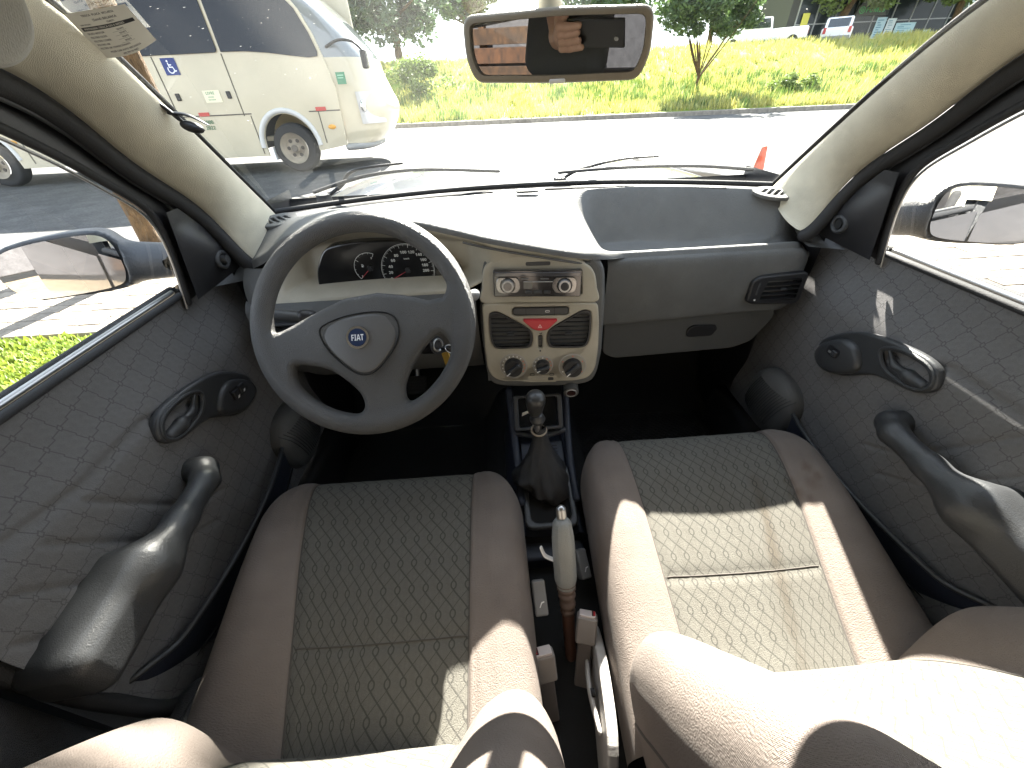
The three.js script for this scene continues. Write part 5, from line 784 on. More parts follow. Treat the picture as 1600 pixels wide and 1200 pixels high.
  // door speaker in front of the pocket, ribbed
  const sp = put('speaker_cover', mir(boxUV(nets((x, y, z) => { const a = (x - 0.625) / 0.042, b = (y - 0.515) / 0.085, c = (-z - 0.735) / 0.085; return (Math.pow(Math.abs(a) ** 2.4 + Math.abs(b) ** 2.4 + Math.abs(c) ** 2.4, 1 / 2.4) - 1) * 0.05; }, [0.56, 0.41, -0.84], [0.69, 0.62, -0.63], 0.006))), M.dashLow, D);
  for (let k = 0; k < 16; k++) { const w = 0.682 + k * 0.0072, f = (y) => 0.625 - 0.042 * Math.pow(Math.max(0.02, 1 - Math.abs((y - 0.515) / 0.085) ** 2.4 - Math.abs((w + (0.515 - y) * 0.3 - 0.735) / 0.085) ** 2.4), 1 / 2.4) - 0.001; put('rib', mir(bar([...Array(7)].map((_, i) => { const y = lerp(0.475, 0.572, i / 6); return [f(y), y, w + (0.515 - y) * 0.3]; }), 0.0014, { ring: 5, seg: 10 })), M.satin, sp); }
  // outer skin
  put('outer_skin', mir(boxUV(grid(20, 10, (u, v) => [0.715 + 0.03 * Math.sin(v * 3), lerp(0.25, 0.912, v), lerp(0.15, 0.90, u)]))), M.carPaint, D);
  return D;
}
door(-1); door(1);

// ================================================================ SIDE MIRRORS
function sideMirror(s) {
  const m = thing('side_mirror', s < 0 ? 'dark grey door mirror outside the driver window' : 'dark dusty door mirror outside the passenger window', 'mirror', 'door mirrors');
  const fm = frame([s * 0.835, 0.965, 0.735], [1, 0, s < 0 ? 0.50 : -0.62], [0, 1, 0.05]);
  const gl = smoothLoop([[-0.118, 0.01], [-0.10, 0.040], [-0.06, 0.051], [0.0, 0.0545], [0.038, 0.051], [0.052, 0.034], [0.051, 0.0], [0.044, -0.027], [0.028, -0.042], [-0.02, -0.0455], [-0.09, -0.041], [-0.113, -0.022]], 70).map(([x, y]) => (s < 0 ? [x, y] : [-x, y]));
  if (s > 0) gl.reverse();
  const hd = polySDF(gl);
  put('housing', boxUV(nets((x, y, z) => { const q = 0.02, k = clamp((z + 0.09) / 0.1), u = hd(x, y) - 0.010 - 0.012 * Math.sqrt(k) + 0.016 + q, v = Math.abs(z + 0.043) - 0.048 + q; const a = Math.min(Math.max(u, v), 0) + Math.hypot(Math.max(u, 0), Math.max(v, 0)) - q; const arm = capsule([x * (s < 0 ? 1 : -1), y * 1.0, z], [0.0, -0.004, -0.05], [0.165, -0.02, -0.005], 0.042, 0.030); const hollow = Math.max(hd(x, y) - 0.004, -z - 0.012); return smax(smin(a, arm, 0.03), -hollow, 0.004); }, [-0.19, -0.085, -0.11], [0.19, 0.085, 0.012], 0.005).applyMatrix4(fm)), s < 0 ? std([0.06, 0.064, 0.07], 0.38, { bumpMap: grainT, bumpScale: 0.0004 }) : std([0.075, 0.07, 0.065], 0.5, { bumpMap: grainT, bumpScale: 0.0008, map: dirtT }), m);
  put('mirror_glass', plate(gl.map(([x, y]) => [x * 0.985, y * 0.97]), 0.001, 0).translate(0, 0, -0.006).applyMatrix4(fm), M.mirror, m);
  return m;
}
sideMirror(-1); sideMirror(1);

// ================================================================ OUTSIDE: GROUND
const asphT = tex(256, (u, v) => { const a = tnoise(u * 120, v * 120, 120, 41), b = fbm(u * 8, v * 8, 8, 44, 4), k = 0.62 + 0.22 * a + 0.30 * (b - 0.5); return [k, k, k * 0.99]; }, true, 1.9), grassT = tex(256, (u, v) => { const a = tnoise(u * 90, v * 90, 90, 51), b = fbm(u * 7, v * 7, 7, 53, 4); return [0.52 + 0.25 * b + 0.15 * a, 0.60 + 0.2 * b + 0.15 * a, 0.22 + 0.1 * a]; }, true, 3.1), stoneT = tex(128, (u, v) => { const k = 0.78 + 0.25 * (fbm(u * 9, v * 9, 9, 61, 4) - 0.5) + 0.12 * (tnoise(u * 60, v * 60, 60, 63) - 0.5); return [k, k * 0.98, k * 0.94]; }, true, 0.7);
const barkT = tex(256, (u, v) => { const k = fbm(u * 14, v * 5, 1000, 66, 5); return [0.30 + 0.5 * k, 0.26 + 0.42 * k, 0.2 + 0.32 * k]; }, true, 0.6), barkB = tex(256, (u, v) => Math.abs(2 * fbm(u * 16, v * 5, 1000, 68, 4) - 1), false, 0.4);
const G = {
  road: std([0.15, 0.15, 0.152], 0.9, { map: asphT }), earth: std([0.30, 0.24, 0.17], 0.95, { map: stoneT }), grass: std([0.30, 0.36, 0.17], 0.95, { map: grassT }), kerb: std([0.38, 0.36, 0.33], 0.9, { map: stoneT }),
  bark: std([0.36, 0.31, 0.25], 0.95, { map: barkT, bumpMap: barkB, bumpScale: 0.02 }), leafA: std([0.055, 0.10, 0.03], 0.6), leafB: std([0.10, 0.16, 0.03], 0.6), leafC: std([0.035, 0.065, 0.03], 0.6),
};
const kerbW = (x) => 19.1 - 0.10 * x;
const bankY = (x, w) => { const d = w - kerbW(x); return d <= 0 ? 0.12 : 0.12 + 0.42 * sst(0, 4.5, d) + 2.1 * sst(3, 15, d) + 0.10 * (tnoise(x * 0.6 + 90, w * 0.6 + 90, 999, 3) - 0.5) * sst(0.5, 2, d); };
struct('ground', boxUV(new THREE.PlaneGeometry(900, 900).rotateX(-Math.PI / 2).translate(0, -0.09, 0)), G.earth);
struct('road', boxUV(grid(8, 12, (u, v) => { const x = lerp(-70, 70, u); return [x, -0.035, lerp(4.35, kerbW(x) + 0.05, v)]; })), G.road);
const paving = struct('pavement', boxUV(grid(20, 12, (u, v) => [lerp(-12, 12, u), -0.030, lerp(-5.5, 4.32, v)])), std([0.30, 0.28, 0.25], 0.95, { map: stoneT }));
{ // pavers on both sides of the car
  const geo = new RoundedBoxGeometry(0.233, 0.05, 0.113, 1, 0.006), mats = [[0.42, 0.38, 0.34], [0.36, 0.33, 0.30], [0.46, 0.42, 0.37]].map((c) => std(c, 0.9, { map: stoneT })), all = [];
  const bg = boxUV(geo);
  for (let j = 0; j < 40; j++) for (let i = 0; i < 46; i++) { const w = 4.27 - 0.12 * j, x = -5.4 + i * 0.24 + (j % 2) * 0.12; if (w < 0.6 || Math.abs(x) < 0.95 || (x < -2.7 && x > -4.3 && w > 1.5 && w < 2.4)) continue; all.push([x, w, Math.hypot(x + 0.081, w, 1.2)]); }
  all.sort((a, b) => a[2] - b[2]);
  const inView = all.filter((p) => p[1] > 1.3), set = new Set(inView.slice(0, 300)), rest = all.filter((p) => !set.has(p));
  const jig = () => [(rnd() - 0.5) * 0.004, (rnd() - 0.5) * 0.006, (rnd() - 0.5) * 0.025];
  let n = 0; for (const p of set) { const m = put(n ? 'paver_' + String(n).padStart(3, '0') : 'paver', bg, mats[n % 3], paving), q = jig(); n++; m.position.set(p[0] + q[0], -0.026 + q[1], -p[1]); m.rotation.y = q[2]; }
  const im = new THREE.InstancedMesh(bg, mats[0], rest.length), M4 = new THREE.Matrix4(), col = new THREE.Color();
  rest.forEach((p, i) => { const q = jig(); M4.makeRotationY(q[2]).setPosition(p[0] + q[0], -0.026 + q[1], -p[1]); im.setMatrixAt(i, M4); const k = 0.85 + 0.25 * rnd(); im.setColorAt(i, col.setRGB(k, k, k)); });
  im.name = 'pavers'; im.userData.kind = 'stuff'; im.castShadow = im.receiveShadow = true; paving.add(im);
}
struct('near_kerb', boxUV(grid(40, 6, (u, v) => { const c = curve([[4.28, -0.008], [4.30, -0.002], [4.40, -0.004], [4.42, -0.012], [4.425, -0.06]])(v); return [lerp(-40, 40, u), c[1], c[0]]; })), G.kerb);
struct('far_kerb', boxUV(grid(60, 8, (u, v) => { const x = lerp(-60, 70, u), c = curve([[0.0, -0.05], [0.0, 0.08], [0.02, 0.115], [0.16, 0.118], [0.17, 0.06]])(v); return [x, c[1], kerbW(x) + c[0]]; })), G.kerb);
struct('verge', boxUV(grid(90, 70, (u, v) => { const x = lerp(-70, 90, u), w = kerbW(x) + 0.15 + 110 * v * v; return [x, bankY(x, w), w]; })), G.grass);
// grass: tufts of blades
function bladeTuft(n, h, spread) {
  const pos = [], idx = []; for (let k = 0; k < n; k++) { const a = rnd() * 6.28, r = spread * rnd(), bx = Math.cos(a) * r, bz = Math.sin(a) * r, t = rnd() * 6.28, L = h * (0.5 + 0.6 * rnd()), le = 0.45 * L * rnd(), wd = 0.012 + 0.012 * rnd(), q = pos.length / 3, cx = Math.cos(t), cz = Math.sin(t); pos.push(bx - cz * wd, 0, bz + cx * wd, bx + cz * wd, 0, bz - cx * wd, bx + cx * le * 0.4 + cz * wd * 0.7, L * 0.6, bz + cz * le * 0.4 - cx * wd * 0.7, bx + cx * le * 0.4 - cz * wd * 0.7, L * 0.6, bz + cz * le * 0.4 + cx * wd * 0.7, bx + cx * le, L, bz + cz * le); idx.push(q, q + 1, q + 2, q, q + 2, q + 3, q + 3, q + 2, q + 4); }
  const g = new THREE.BufferGeometry(); g.setAttribute('position', new THREE.Float32BufferAttribute(pos, 3)); g.setIndex(idx); g.computeVertexNormals(); return g;
}
const leafMat = (c) => phy(c, 0.9, { transmission: 0.35, thickness: 0 });
function tufts(name, label, n, geo, mat, place, s0, s1) {
  const im = new THREE.InstancedMesh(geo, mat, n), o = new THREE.Object3D(), c = new THREE.Color();
  for (let i = 0; i < n; i++) { const p = place(); o.position.set(p[0], p[1], -p[2]); o.rotation.y = rnd() * 6.28; o.scale.setScalar(lerp(s0, s1, rnd())); o.updateMatrix(); im.setMatrixAt(i, o.matrix); const k = rnd(); im.setColorAt(i, c.setRGB(0.75 + 0.55 * k, 0.8 + 0.3 * k, 0.7 + 0.3 * rnd())); }
  im.name = name; im.userData.kind = 'stuff'; im.userData.label = label; im.userData.category = 'grass'; im.castShadow = im.receiveShadow = true; scene.add(im);
}
tufts('verge_grass', 'bright green unmown grass on the bank across the road', 14000, bladeTuft(9, 0.34, 0.2), leafMat([0.40, 0.42, 0.14]), () => { const x = lerp(-16, 30, rnd()), w = kerbW(x) + 0.35 + 15 * Math.pow(rnd(), 1.3); return [x, bankY(x, w) - 0.02, w]; }, 0.4, 1.25);
tufts('weeds', 'low leafy weeds growing thickly along the bank', 1500, bladeTuft(16, 0.42, 0.3), leafMat([0.10, 0.18, 0.04]), () => { const x = lerp(-10, 24, rnd()), w = kerbW(x) + 0.5 + 7 * rnd(); const m = tnoise(x * 0.5 + 20, w * 0.7 + 20, 999, 77); return m > 0.5 ? [x, bankY(x, w) - 0.02, w] : [x, -4, w]; }, 0.5, 1.3);
tufts('lawn_patch', 'small patch of grass in the paving outside the driver window', 1100, bladeTuft(9, 0.055, 0.05), leafMat([0.24, 0.33, 0.06]), () => [lerp(-4.25, -2.75, rnd()), -0.03, lerp(1.55, 2.36, rnd())], 0.6, 1.2);

// ================================================================ TREES
function leaves(n, sample, size, k = 1) { // small bent leaf faces through a crown
  const pos = new Float32Array(n * 4 * 3), idx = new Uint32Array(n * 6), a = new THREE.Vector3(), b = new THREE.Vector3(), q = new THREE.Vector3();
  for (let i = 0; i < n; i++) {
    const p = sample(); a.set(rnd() - 0.5, (rnd() - 0.5) * 0.7, rnd() - 0.5).normalize(); q.set(rnd() - 0.5, rnd() - 0.2, rnd() - 0.5).normalize(); b.crossVectors(a, q).normalize();
    const L = size * (0.6 + 0.8 * rnd()), W = L * 0.24 * k; a.multiplyScalar(L / 2); b.multiplyScalar(W);
    const P = [[-a.x, -a.y, -a.z], [b.x, b.y, b.z], [a.x, a.y - L * 0.12, a.z], [-b.x, -b.y, -b.z]];
    for (let c = 0; c < 4; c++) { pos[(i * 4 + c) * 3] = p[0] + P[c][0]; pos[(i * 4 + c) * 3 + 1] = p[1] + P[c][1]; pos[(i * 4 + c) * 3 + 2] = -p[2] + P[c][2]; }
    idx.set([i * 4, i * 4 + 1, i * 4 + 2, i * 4, i * 4 + 2, i * 4 + 3], i * 6);
  }
  const g = new THREE.BufferGeometry(); g.setAttribute('position', new THREE.BufferAttribute(pos, 3)); g.setIndex(new THREE.BufferAttribute(idx, 1)); g.computeVertexNormals(); return g;
}
function crown(c, r, clumps, cr) { // clumped sampler inside an ellipsoid
  const C = []; for (let k = 0; k < clumps; k++) { let p; do p = [rnd() * 2 - 1, rnd() * 2 - 1, rnd() * 2 - 1]; while (Math.hypot(...p) > 1 || Math.hypot(...p) < 0.35); C.push([c[0] + p[0] * r[0], c[1] + p[1] * r[1], c[2] + p[2] * r[2], cr * (0.6 + 0.7 * rnd())]); }
  return { C, f: () => { const k = C[Math.floor(rnd() * C.length)]; let p; do p = [rnd() * 2 - 1, rnd() * 2 - 1, rnd() * 2 - 1]; while (Math.hypot(...p) > 1); return [k[0] + p[0] * k[3], k[1] + p[1] * k[3] * 0.75, k[2] + p[2] * k[3]]; } };
}
function tree(name, label, trunkPts, r0, r1, cr, nLeaf, size, mat, stems = []) {
  const t = thing(name, label, 'tree');
  const tr = put('trunk', bar(trunkPts, (q) => lerp(r0, r1, q) * (1 + 0.06 * Math.sin(q * 23)), { ring: 14, seg: 50 }), G.bark, t);
  for (const s of stems) put('limb', bar(s[0], (q) => lerp(s[1], s[1] * 0.35, q), { ring: 8, seg: 20 }), G.bark, t);
  if (cr) { const f = trunkPts[trunkPts.length - 1]; cr.C.slice(0, 9).forEach((k, i) => put('limb', bar([f, [(f[0] + k[0]) / 2, (f[1] + k[1]) / 2 - 0.1, (f[2] + k[2]) / 2], k.slice(0, 3)], (q) => lerp(r1 * 0.6, r1 * 0.12, q), { ring: 6, seg: 10 }), G.bark, t)); put('crown', leaves(nLeaf, cr.f, size), mat, t); }
  return t;
}
const lm = { a: leafMat([0.085, 0.14, 0.045]), b: leafMat([0.15, 0.21, 0.05]), c: leafMat([0.06, 0.10, 0.055]) };
// street trees left of the car
tree('street_tree', 'bark covered trunk seen through the driver side window by the mirror', [[-3.30, -0.1, 3.85], [-3.27, 0.6, 3.85], [-3.22, 1.6, 3.88], [-3.0, 3.2, 4.0], [-2.7, 4.4, 4.15]], 0.085, 0.06, (() => { const c = crown([-1.68, 5.2, 5.8], [1.75, 0.85, 1.5], 46, 0.62); for (const k of [[-0.28, 5.2, 6.05, 0.55], [-0.34, 5.15, 6.55, 0.55], [-0.34, 5.2, 5.5, 0.55], [-0.75, 5.2, 6.1, 0.6], [-0.24, 5.3, 5.8, 0.5], [-0.65, 5.2, 6.7, 0.6]]) c.C.push(k, k, k); return c; })(), 19000, 0.14, lm.a);  // crown out of view; extra leaf clumps placed to shade the driver side
tree('street_tree', 'rough tree trunk seen through the windscreen in front of the bus', [[-3.86, -0.1, 5.5], [-3.83, 0.7, 5.5], [-3.78, 1.5, 5.5], [-3.8, 3.4, 5.4], [-3.9, 4.8, 5.2]], 0.14, 0.095, crown([-5.2, 6.2, 6.6], [2.4, 1.2, 1.9], 34, 0.7), 9000, 0.15, lm.a);
// young tree on the bank
{
  const c = crown([10.1, 3.62, 22.6], [2.35, 0.95, 1.6], 46, 0.55);
  tree('young_tree', 'small leafy tree with forked stems on the bank, right of the mirror', [[9.72, 0.4, 22.5], [9.86, 0.8, 22.5], [9.92, 1.15, 22.5]], 0.075, 0.06, c, 9500, 0.20, lm.a, [[[[9.92, 1.1, 22.5], [9.80, 1.7, 22.5], [9.60, 2.25, 22.5], [9.35, 2.9, 22.5]], 0.05], [[[9.92, 1.1, 22.5], [9.86, 1.8, 22.6], [9.72, 2.5, 22.7], [9.7, 3.2, 22.7]], 0.045], [[[9.92, 1.1, 22.5], [10.2, 1.62, 22.5], [10.55, 2.13, 22.5], [10.85, 2.62, 22.5], [11.3, 3.1, 22.6]], 0.055], [[[10.0, 1.5, 22.5], [10.15, 2.1, 22.5], [10.3, 2.8, 22.4]], 0.03]]);
}
// big tree in front of the shop, trees behind the bank
tree('shade_tree', 'tree with a pale trunk standing in front of the dark shop', [[25.1, 2.4, 36.2], [25.3, 3.4, 36.2], [25.7, 4.5, 36.2], [26.2, 5.6, 36.2]], 0.30, 0.22, crown([25.5, 6.2, 36], [4.6, 1.5, 2.2], 46, 0.9), 9000, 0.34, lm.b);
tree('shade_tree', 'leafy tree hanging over the right end of the dark shop', [[32.4, 2.4, 34.5], [32.4, 4, 34.5], [32, 5.4, 34.5]], 0.25, 0.16, crown([31.6, 6.0, 34.4], [3.0, 1.35, 2], 34, 0.8), 7000, 0.3, lm.b);
tree('distant_tree', 'dark tree rising behind the front of the bus', [[-6.0, 2.4, 36], [-6.0, 5, 36]], 0.3, 0.2, crown([-5.8, 6.6, 36], [3.4, 2.4, 3], 60, 1.1), 12000, 0.4, lm.c);
tree('distant_tree', 'dark far tree left of the rear view mirror', [[-1.2, 2.4, 52], [-1.2, 6, 52]], 0.3, 0.2, crown([-1.4, 8.6, 52], [3.6, 2.2, 3], 46, 1.2), 7000, 0.45, lm.c);
tree('distant_tree', 'hazy far tree just right of the rear view mirror', [[14, 2.4, 56], [14, 6, 56]], 0.3, 0.2, crown([13, 8.2, 56], [5.5, 2.0, 3], 54, 1.3), 8000, 0.45, lm.c);
tree('distant_tree', 'yellow green far tree behind the parked pickup', [[22.5, 2.6, 50], [22.5, 6, 50]], 0.3, 0.2, crown([23.5, 7.2, 50], [4.2, 2.4, 3], 50, 1.2), 7000, 0.45, lm.b);
tree('bank_shrub', 'bushy shrub at the foot of the bank, right of the young tree', [[13.6, 0.3, 21.2], [13.6, 0.6, 21.2]], 0.03, 0.02, crown([13.7, 0.75, 21.2], [1.3, 0.30, 0.6], 26, 0.26), 2600, 0.14, lm.b);
tree('bank_shrub', 'dark low shrub on the bank behind the bus front', [[-3.4, 0.7, 25], [-3.4, 1.2, 25]], 0.04, 0.03, crown([-3.3, 1.7, 25.2], [1.5, 0.7, 1], 26, 0.42), 2600, 0.2, lm.b);

// ================================================================ BUS
{
  const bus = thing('minibus', 'cream minibus parked across the road on the left, wheelchair sign on its door', 'bus');
  const cream = phy([0.60, 0.545, 0.40], 0.35, { clearcoat: 0.6, clearcoatRoughness: 0.12, map: blotchT(0.9, 1, 2.3, 91) }), W0 = 9.1, tint = phy([0.010, 0.014, 0.024], 0.05, { specularIntensity: 0.55 });
  const F = (d = 0) => frame([0, 0, W0 - d], [1, 0, 0], [0, 1, 0]);
  const P = (name, pts, d0, th, mat, parent = bus, bev = 0.003, holes = []) => put(name, boxUV(plate(pts, th, bev, holes).applyMatrix4(F(d0 - th + th))), mat, parent);
  const arch = (cx, R) => { const o = []; for (let k = 0; k <= 18; k++) { const a = Math.PI - k / 18 * Math.PI; o.push([cx + R * Math.cos(a), 0.42 + R * 1.05 * Math.sin(a)]); } return o; };
  const out = [[-11.4, 0.30], ...[[-10.22, 0.28]], ...arch(-9.7, 0.52), [-9.18, 0.28], [-4.42, 0.28], ...arch(-3.92, 0.5), [-3.42, 0.32], [-2.86, 0.40], [-2.83, 0.9], [-2.81, 1.28], [-2.86, 1.55], [-2.905, 1.74], [-2.98, 2.03], [-3.12, 2.35], [-3.35, 2.65], [-3.75, 2.92], [-4.3, 3.0], [-11.2, 3.0], [-11.4, 2.8]];
  P('side_panel', out, 0, 0.05, cream);
  put('shell', boxUV(join([box(-7.2, 2.96, W0 + 1.1, 7.4, 0.08, 2.1, 0.03), box(-7.0, 1.6, W0 + 2.18, 8.4, 2.6, 0.06, 0.02), box(-11.38, 1.6, W0 + 1.1, 0.06, 2.6, 2.15, 0.02), box(-7.1, 0.55, W0 + 1.15, 8.3, 0.08, 2.0, 0.02)])), cream, bus);
  // nose wraps round to the far side
  const prof = curve([[0.34, 0.30], [0.40, 0.52], [0.60, 0.72], [0.95, 0.86], [1.27, 0.72], [1.55, 0.66], [1.72, 0.66], [2.03, 0.52], [2.40, 0.34], [2.70, 0.2], [3.0, 0.0]]), sideX = (y) => { const c = [[0.3, -2.86], [0.9, -2.83], [1.28, -2.81], [1.55, -2.86], [1.74, -2.905], [2.03, -2.98], [2.35, -3.12], [2.65, -3.35], [2.92, -3.75], [3.0, -4.3]]; for (let i = 1; i < c.length; i++) if (y <= c[i][0]) return lerp(c[i - 1][1], c[i][1], (y - c[i - 1][0]) / (c[i][0] - c[i - 1][0])); return -4.3; };
  const nose = (u, y, fx) => { const t = Math.abs(2 * u - 1), k = Math.pow(1 - Math.pow(t, 3.2), 1 / 2.4); return [sideX(y) + fx * k, y, lerp(W0, W0 + 2.15, u)]; };
  const strip = (v0, v1, nv) => grid(40, nv, (u, v) => { const q = prof(lerp(v0, v1, v)); return nose(u, q[0], q[1]); });
  put('nose_panel', boxUV(strip(0, 0.6, 26)), cream, bus);
  put('front_windscreen', strip(0.6, 1, 18), phy([0.16, 0.18, 0.19], 0.05, { clearcoat: 1 }), bus);
  put('bumper_lip', bar([...Array(20)].map((_, i) => nose(i / 19 * 0.5, 0.36, 0.45)), 0.06, { ring: 8 }), std([0.3, 0.3, 0.29], 0.5), bus);
  // dark window band, one pane each
  const wb = (x) => (x < -4.6 ? 1.84 : lerp(1.85, 1.725, sst(-4.5, -3.0, x)));
  for (const [a, b] of [[-11.1, -9.0], [-8.94, -6.85], [-6.79, -4.66]]) { const p = P('window', roundPoly([[a, 1.84], [b, 1.845], [b, 2.78], [a, 2.78]], 0.06), 0.012 + 0.05, 0.012, tint); }
  P('window', [[-4.60, 1.85], [-4.2, 1.845], [-3.8, 1.81], [-3.4, 1.755], [-3.15, 1.725], [-2.98, 1.735], [-2.965, 1.80], [-3.03, 2.04], [-3.17, 2.35], [-3.4, 2.6], [-3.7, 2.75], [-4.6, 2.78]], 0.062, 0.012, tint, bus);
  // panel gaps and door edges
  for (const [x, y0, y1] of [[-5.81, 0.32, 1.83], [-4.615, 0.94, 1.83], [-4.50, 0.32, 0.94], [-8.25, 0.32, 1.0], [-3.24, 0.45, 0.96], [-7.2, 0.32, 1.83], [-8.9, 0.35, 1.83]]) put('panel_gap', box(x, (y0 + y1) / 2, W0 - 0.053, 0.016, y1 - y0, 0.008, 0), std([0.12, 0.11, 0.09], 0.8), bus);
  put('rub_strip', box(-6.9, 0.968, W0 - 0.054, 4.85, 0.018, 0.012, 0.003), std([0.10, 0.09, 0.08], 0.7), bus); put('rub_strip', box(-3.12, 0.96, W0 - 0.054, 0.58, 0.018, 0.012, 0.003), std([0.10, 0.09, 0.08], 0.7), bus);
  put('arch_lip', new THREE.TubeGeometry(new THREE.CatmullRomCurve3(arch(-3.92, 0.55).map(([x, y]) => new THREE.Vector3(x, y, -(W0 - 0.045)))), 40, 0.045, 10), std([0.62, 0.62, 0.60], 0.4), bus); put('arch_lip', new THREE.TubeGeometry(new THREE.CatmullRomCurve3(arch(-9.7, 0.57).map(([x, y]) => new THREE.Vector3(x, y, -(W0 - 0.045)))), 40, 0.04, 10), std([0.62, 0.62, 0.60], 0.4), bus);
  // signs and lettering
  const dec = (name, x0, y0, x1, y1, draw, label, alpha, d = 0.0575) => { const t = canvasTex(256, Math.max(32, Math.round(256 * (y1 - y0) / (x1 - x0))), draw); put(name, new THREE.PlaneGeometry(x1 - x0, y1 - y0).translate((x0 + x1) / 2, (y0 + y1) / 2, -(W0 - d)), std([1, 1, 1], 0.5, { map: t, ...(alpha ? { alphaTest: 0.5 } : {}) }), bus, label); };
  dec('wheelchair_sign', -5.68, 1.572, -5.435, 1.806, (c, w, h) => { c.fillStyle = '#2b3c78'; c.fillRect(0, 0, w, h); c.strokeStyle = '#e8ecf4'; c.fillStyle = '#e8ecf4'; c.lineWidth = 17; c.lineCap = 'round'; c.beginPath(); c.arc(108, 44, 15, 0, 7); c.fill(); c.beginPath(); c.moveTo(108, 72); c.lineTo(110, 130); c.lineTo(165, 130); c.lineTo(186, 190); c.lineTo(206, 184); c.stroke(); c.beginPath(); c.moveTo(110, 98); c.lineTo(152, 98); c.stroke(); c.beginPath(); c.arc(122, 165, 50, 3.7, 0.5, true); c.stroke(); }, 'blue wheelchair access sign');
  dec('notice', -5.2, 1.16, -4.9, 1.34, (c, w, h) => { c.fillStyle = '#e9e4c8'; c.fillRect(0, 0, w, h); c.fillStyle = '#5f8f6a'; c.font = 'bold 50px sans-serif'; c.fillText('LIVRE', 40, 52); c.font = 'bold 24px sans-serif'; c.fillText('ACESSO', 60, 92); c.fillText('INTERIOR', 50, 126); }, 'pale notice with green print');
  dec('fleet_number', -5.48, 0.738, -5.15, 0.922, (c, w, h) => { c.clearRect(0, 0, w, h); c.fillStyle = '#3d6d4d'; c.font = 'bold 62px sans-serif'; c.textAlign = 'center'; c.fillText('1000', w / 2, 62); c.fillText('2022', w / 2, 130); }, 'green fleet number', true);
  dec('window_lettering', -5.78, 2.02, -4.95, 2.42, (c, w, h) => { c.clearRect(0, 0, w, h); c.save(); c.translate(w, 0); c.scale(-1, 1); c.fillStyle = '#c9ccd4'; c.strokeStyle = '#c9ccd4'; c.font = 'italic bold 42px sans-serif'; c.fillText('ZORZETTI', 18, 62); c.lineWidth = 5; c.beginPath(); c.moveTo(16, 26); c.bezierCurveTo(60, 2, 160, 14, 240, 18); c.stroke(); c.font = 'bold 24px sans-serif'; c.fillText('46 99146', 60, 100); c.fillText('46 9961', 60, 120); c.restore(); }, 'mirrored white lettering on the window', true, 0.066);
  dec('front_sign', -2.72, 1.335, -2.56, 1.505, (c, w, h) => { c.fillStyle = '#2f7d5c'; c.fillRect(0, 0, w, h); c.fillStyle = '#9fd0b4'; c.fillRect(40, 60, 170, 18); c.fillRect(40, 120, 150, 18); }, 'small green sign', false, 0.16);
  for (const x of [-5.335, -3.18]) put('reflector', box(x, 0.992, W0 - 0.058, 0.19, 0.06, 0.01, 0.003), std([0.5, 0.06, 0.05], 0.3), bus);
  for (const x of [-5.655, -4.75]) put('door_handle', boxUV(box(x, 1.262, W0 - 0.06, 0.075, 0.11, 0.03, 0.012)), M.black, bus);
  put('marker_light', new THREE.SphereGeometry(0.05, 20, 12).scale(1.5, 0.8, 0.4).translate(-3.06, 0.705, -(W0 - 0.055)), std([0.7, 0.35, 0.05], 0.25), bus, 'amber side marker'); put('marker_light', new THREE.SphereGeometry(0.05, 20, 12).scale(1.5, 0.8, 0.4).translate(-9.05, 0.705, -(W0 - 0.055)), std([0.7, 0.35, 0.05], 0.25), bus, 'amber side marker');
  const hl = put('headlight', boxUV(grid(14, 14, (u, v) => { const q = nose(lerp(0.02, 0.19, u), lerp(0.72, 1.22, v), lerp(0.80, 0.70, v)); return [q[0] + 0.02, q[1], q[2] - 0.02]; })), phy([0.45, 0.45, 0.44], 0.15, { clearcoat: 1 }), bus); put('lamp_bowl', new THREE.SphereGeometry(0.11, 20, 14).scale(0.6, 1, 1).translate(-2.42, 1.0, -(W0 + 0.10)), M.chrome, hl);
  put('wing_mirror', boxUV(join([bar([[-2.82, 1.86, W0 + 0.02], [-2.55, 1.93, W0 - 0.12], [-2.30, 1.90, W0 - 0.2], [-2.15, 1.78, W0 - 0.22]], 0.022, { ring: 8 }), box(-2.14, 1.66, W0 - 0.22, 0.10, 0.26, 0.17, 0.03)])), M.black, bus);
  // wheels
  for (const x of [-3.90, -9.70]) {
    const w = put('wheel', boxUV(new THREE.LatheGeometry([[0.25, -0.13], [0.36, -0.125], [0.405, -0.10], [0.415, -0.03], [0.415, 0.03], [0.405, 0.10], [0.36, 0.125], [0.25, 0.13]].map((p) => new THREE.Vector2(...p)), 48).rotateX(Math.PI / 2).translate(x, 0.385, -(W0 + 0.12))), std([0.03, 0.03, 0.03], 0.85, { bumpMap: grainT, bumpScale: 0.002 }), bus);
    put('rim', boxUV(new THREE.LatheGeometry([[0, 0.05], [0.07, 0.05], [0.075, 0.0], [0.16, -0.02], [0.18, 0.02], [0.235, 0.035], [0.262, 0.07]].map((p) => new THREE.Vector2(p[0], -p[1])), 40).rotateX(-Math.PI / 2).translate(x, 0.385, -(W0 + 0.02))), std([0.42, 0.36, 0.27], 0.6, { map: dirtT, metalness: 0.2 }), w);
    put('hub', new THREE.CylinderGeometry(0.055, 0.065, 0.07, 20).rotateX(Math.PI / 2).translate(x, 0.385, -(W0 - 0.02)), std([0.12, 0.10, 0.08], 0.6), w);
    for (let k = 0; k < 6; k++) put('rim_hole', new THREE.CylinderGeometry(0.032, 0.032, 0.02, 14).rotateX(Math.PI / 2).translate(x + 0.135 * Math.cos(k * 1.047), 0.385 + 0.135 * Math.sin(k * 1.047), -(W0 + 0.028)), std([0.06, 0.05, 0.04], 0.8), w);
  }
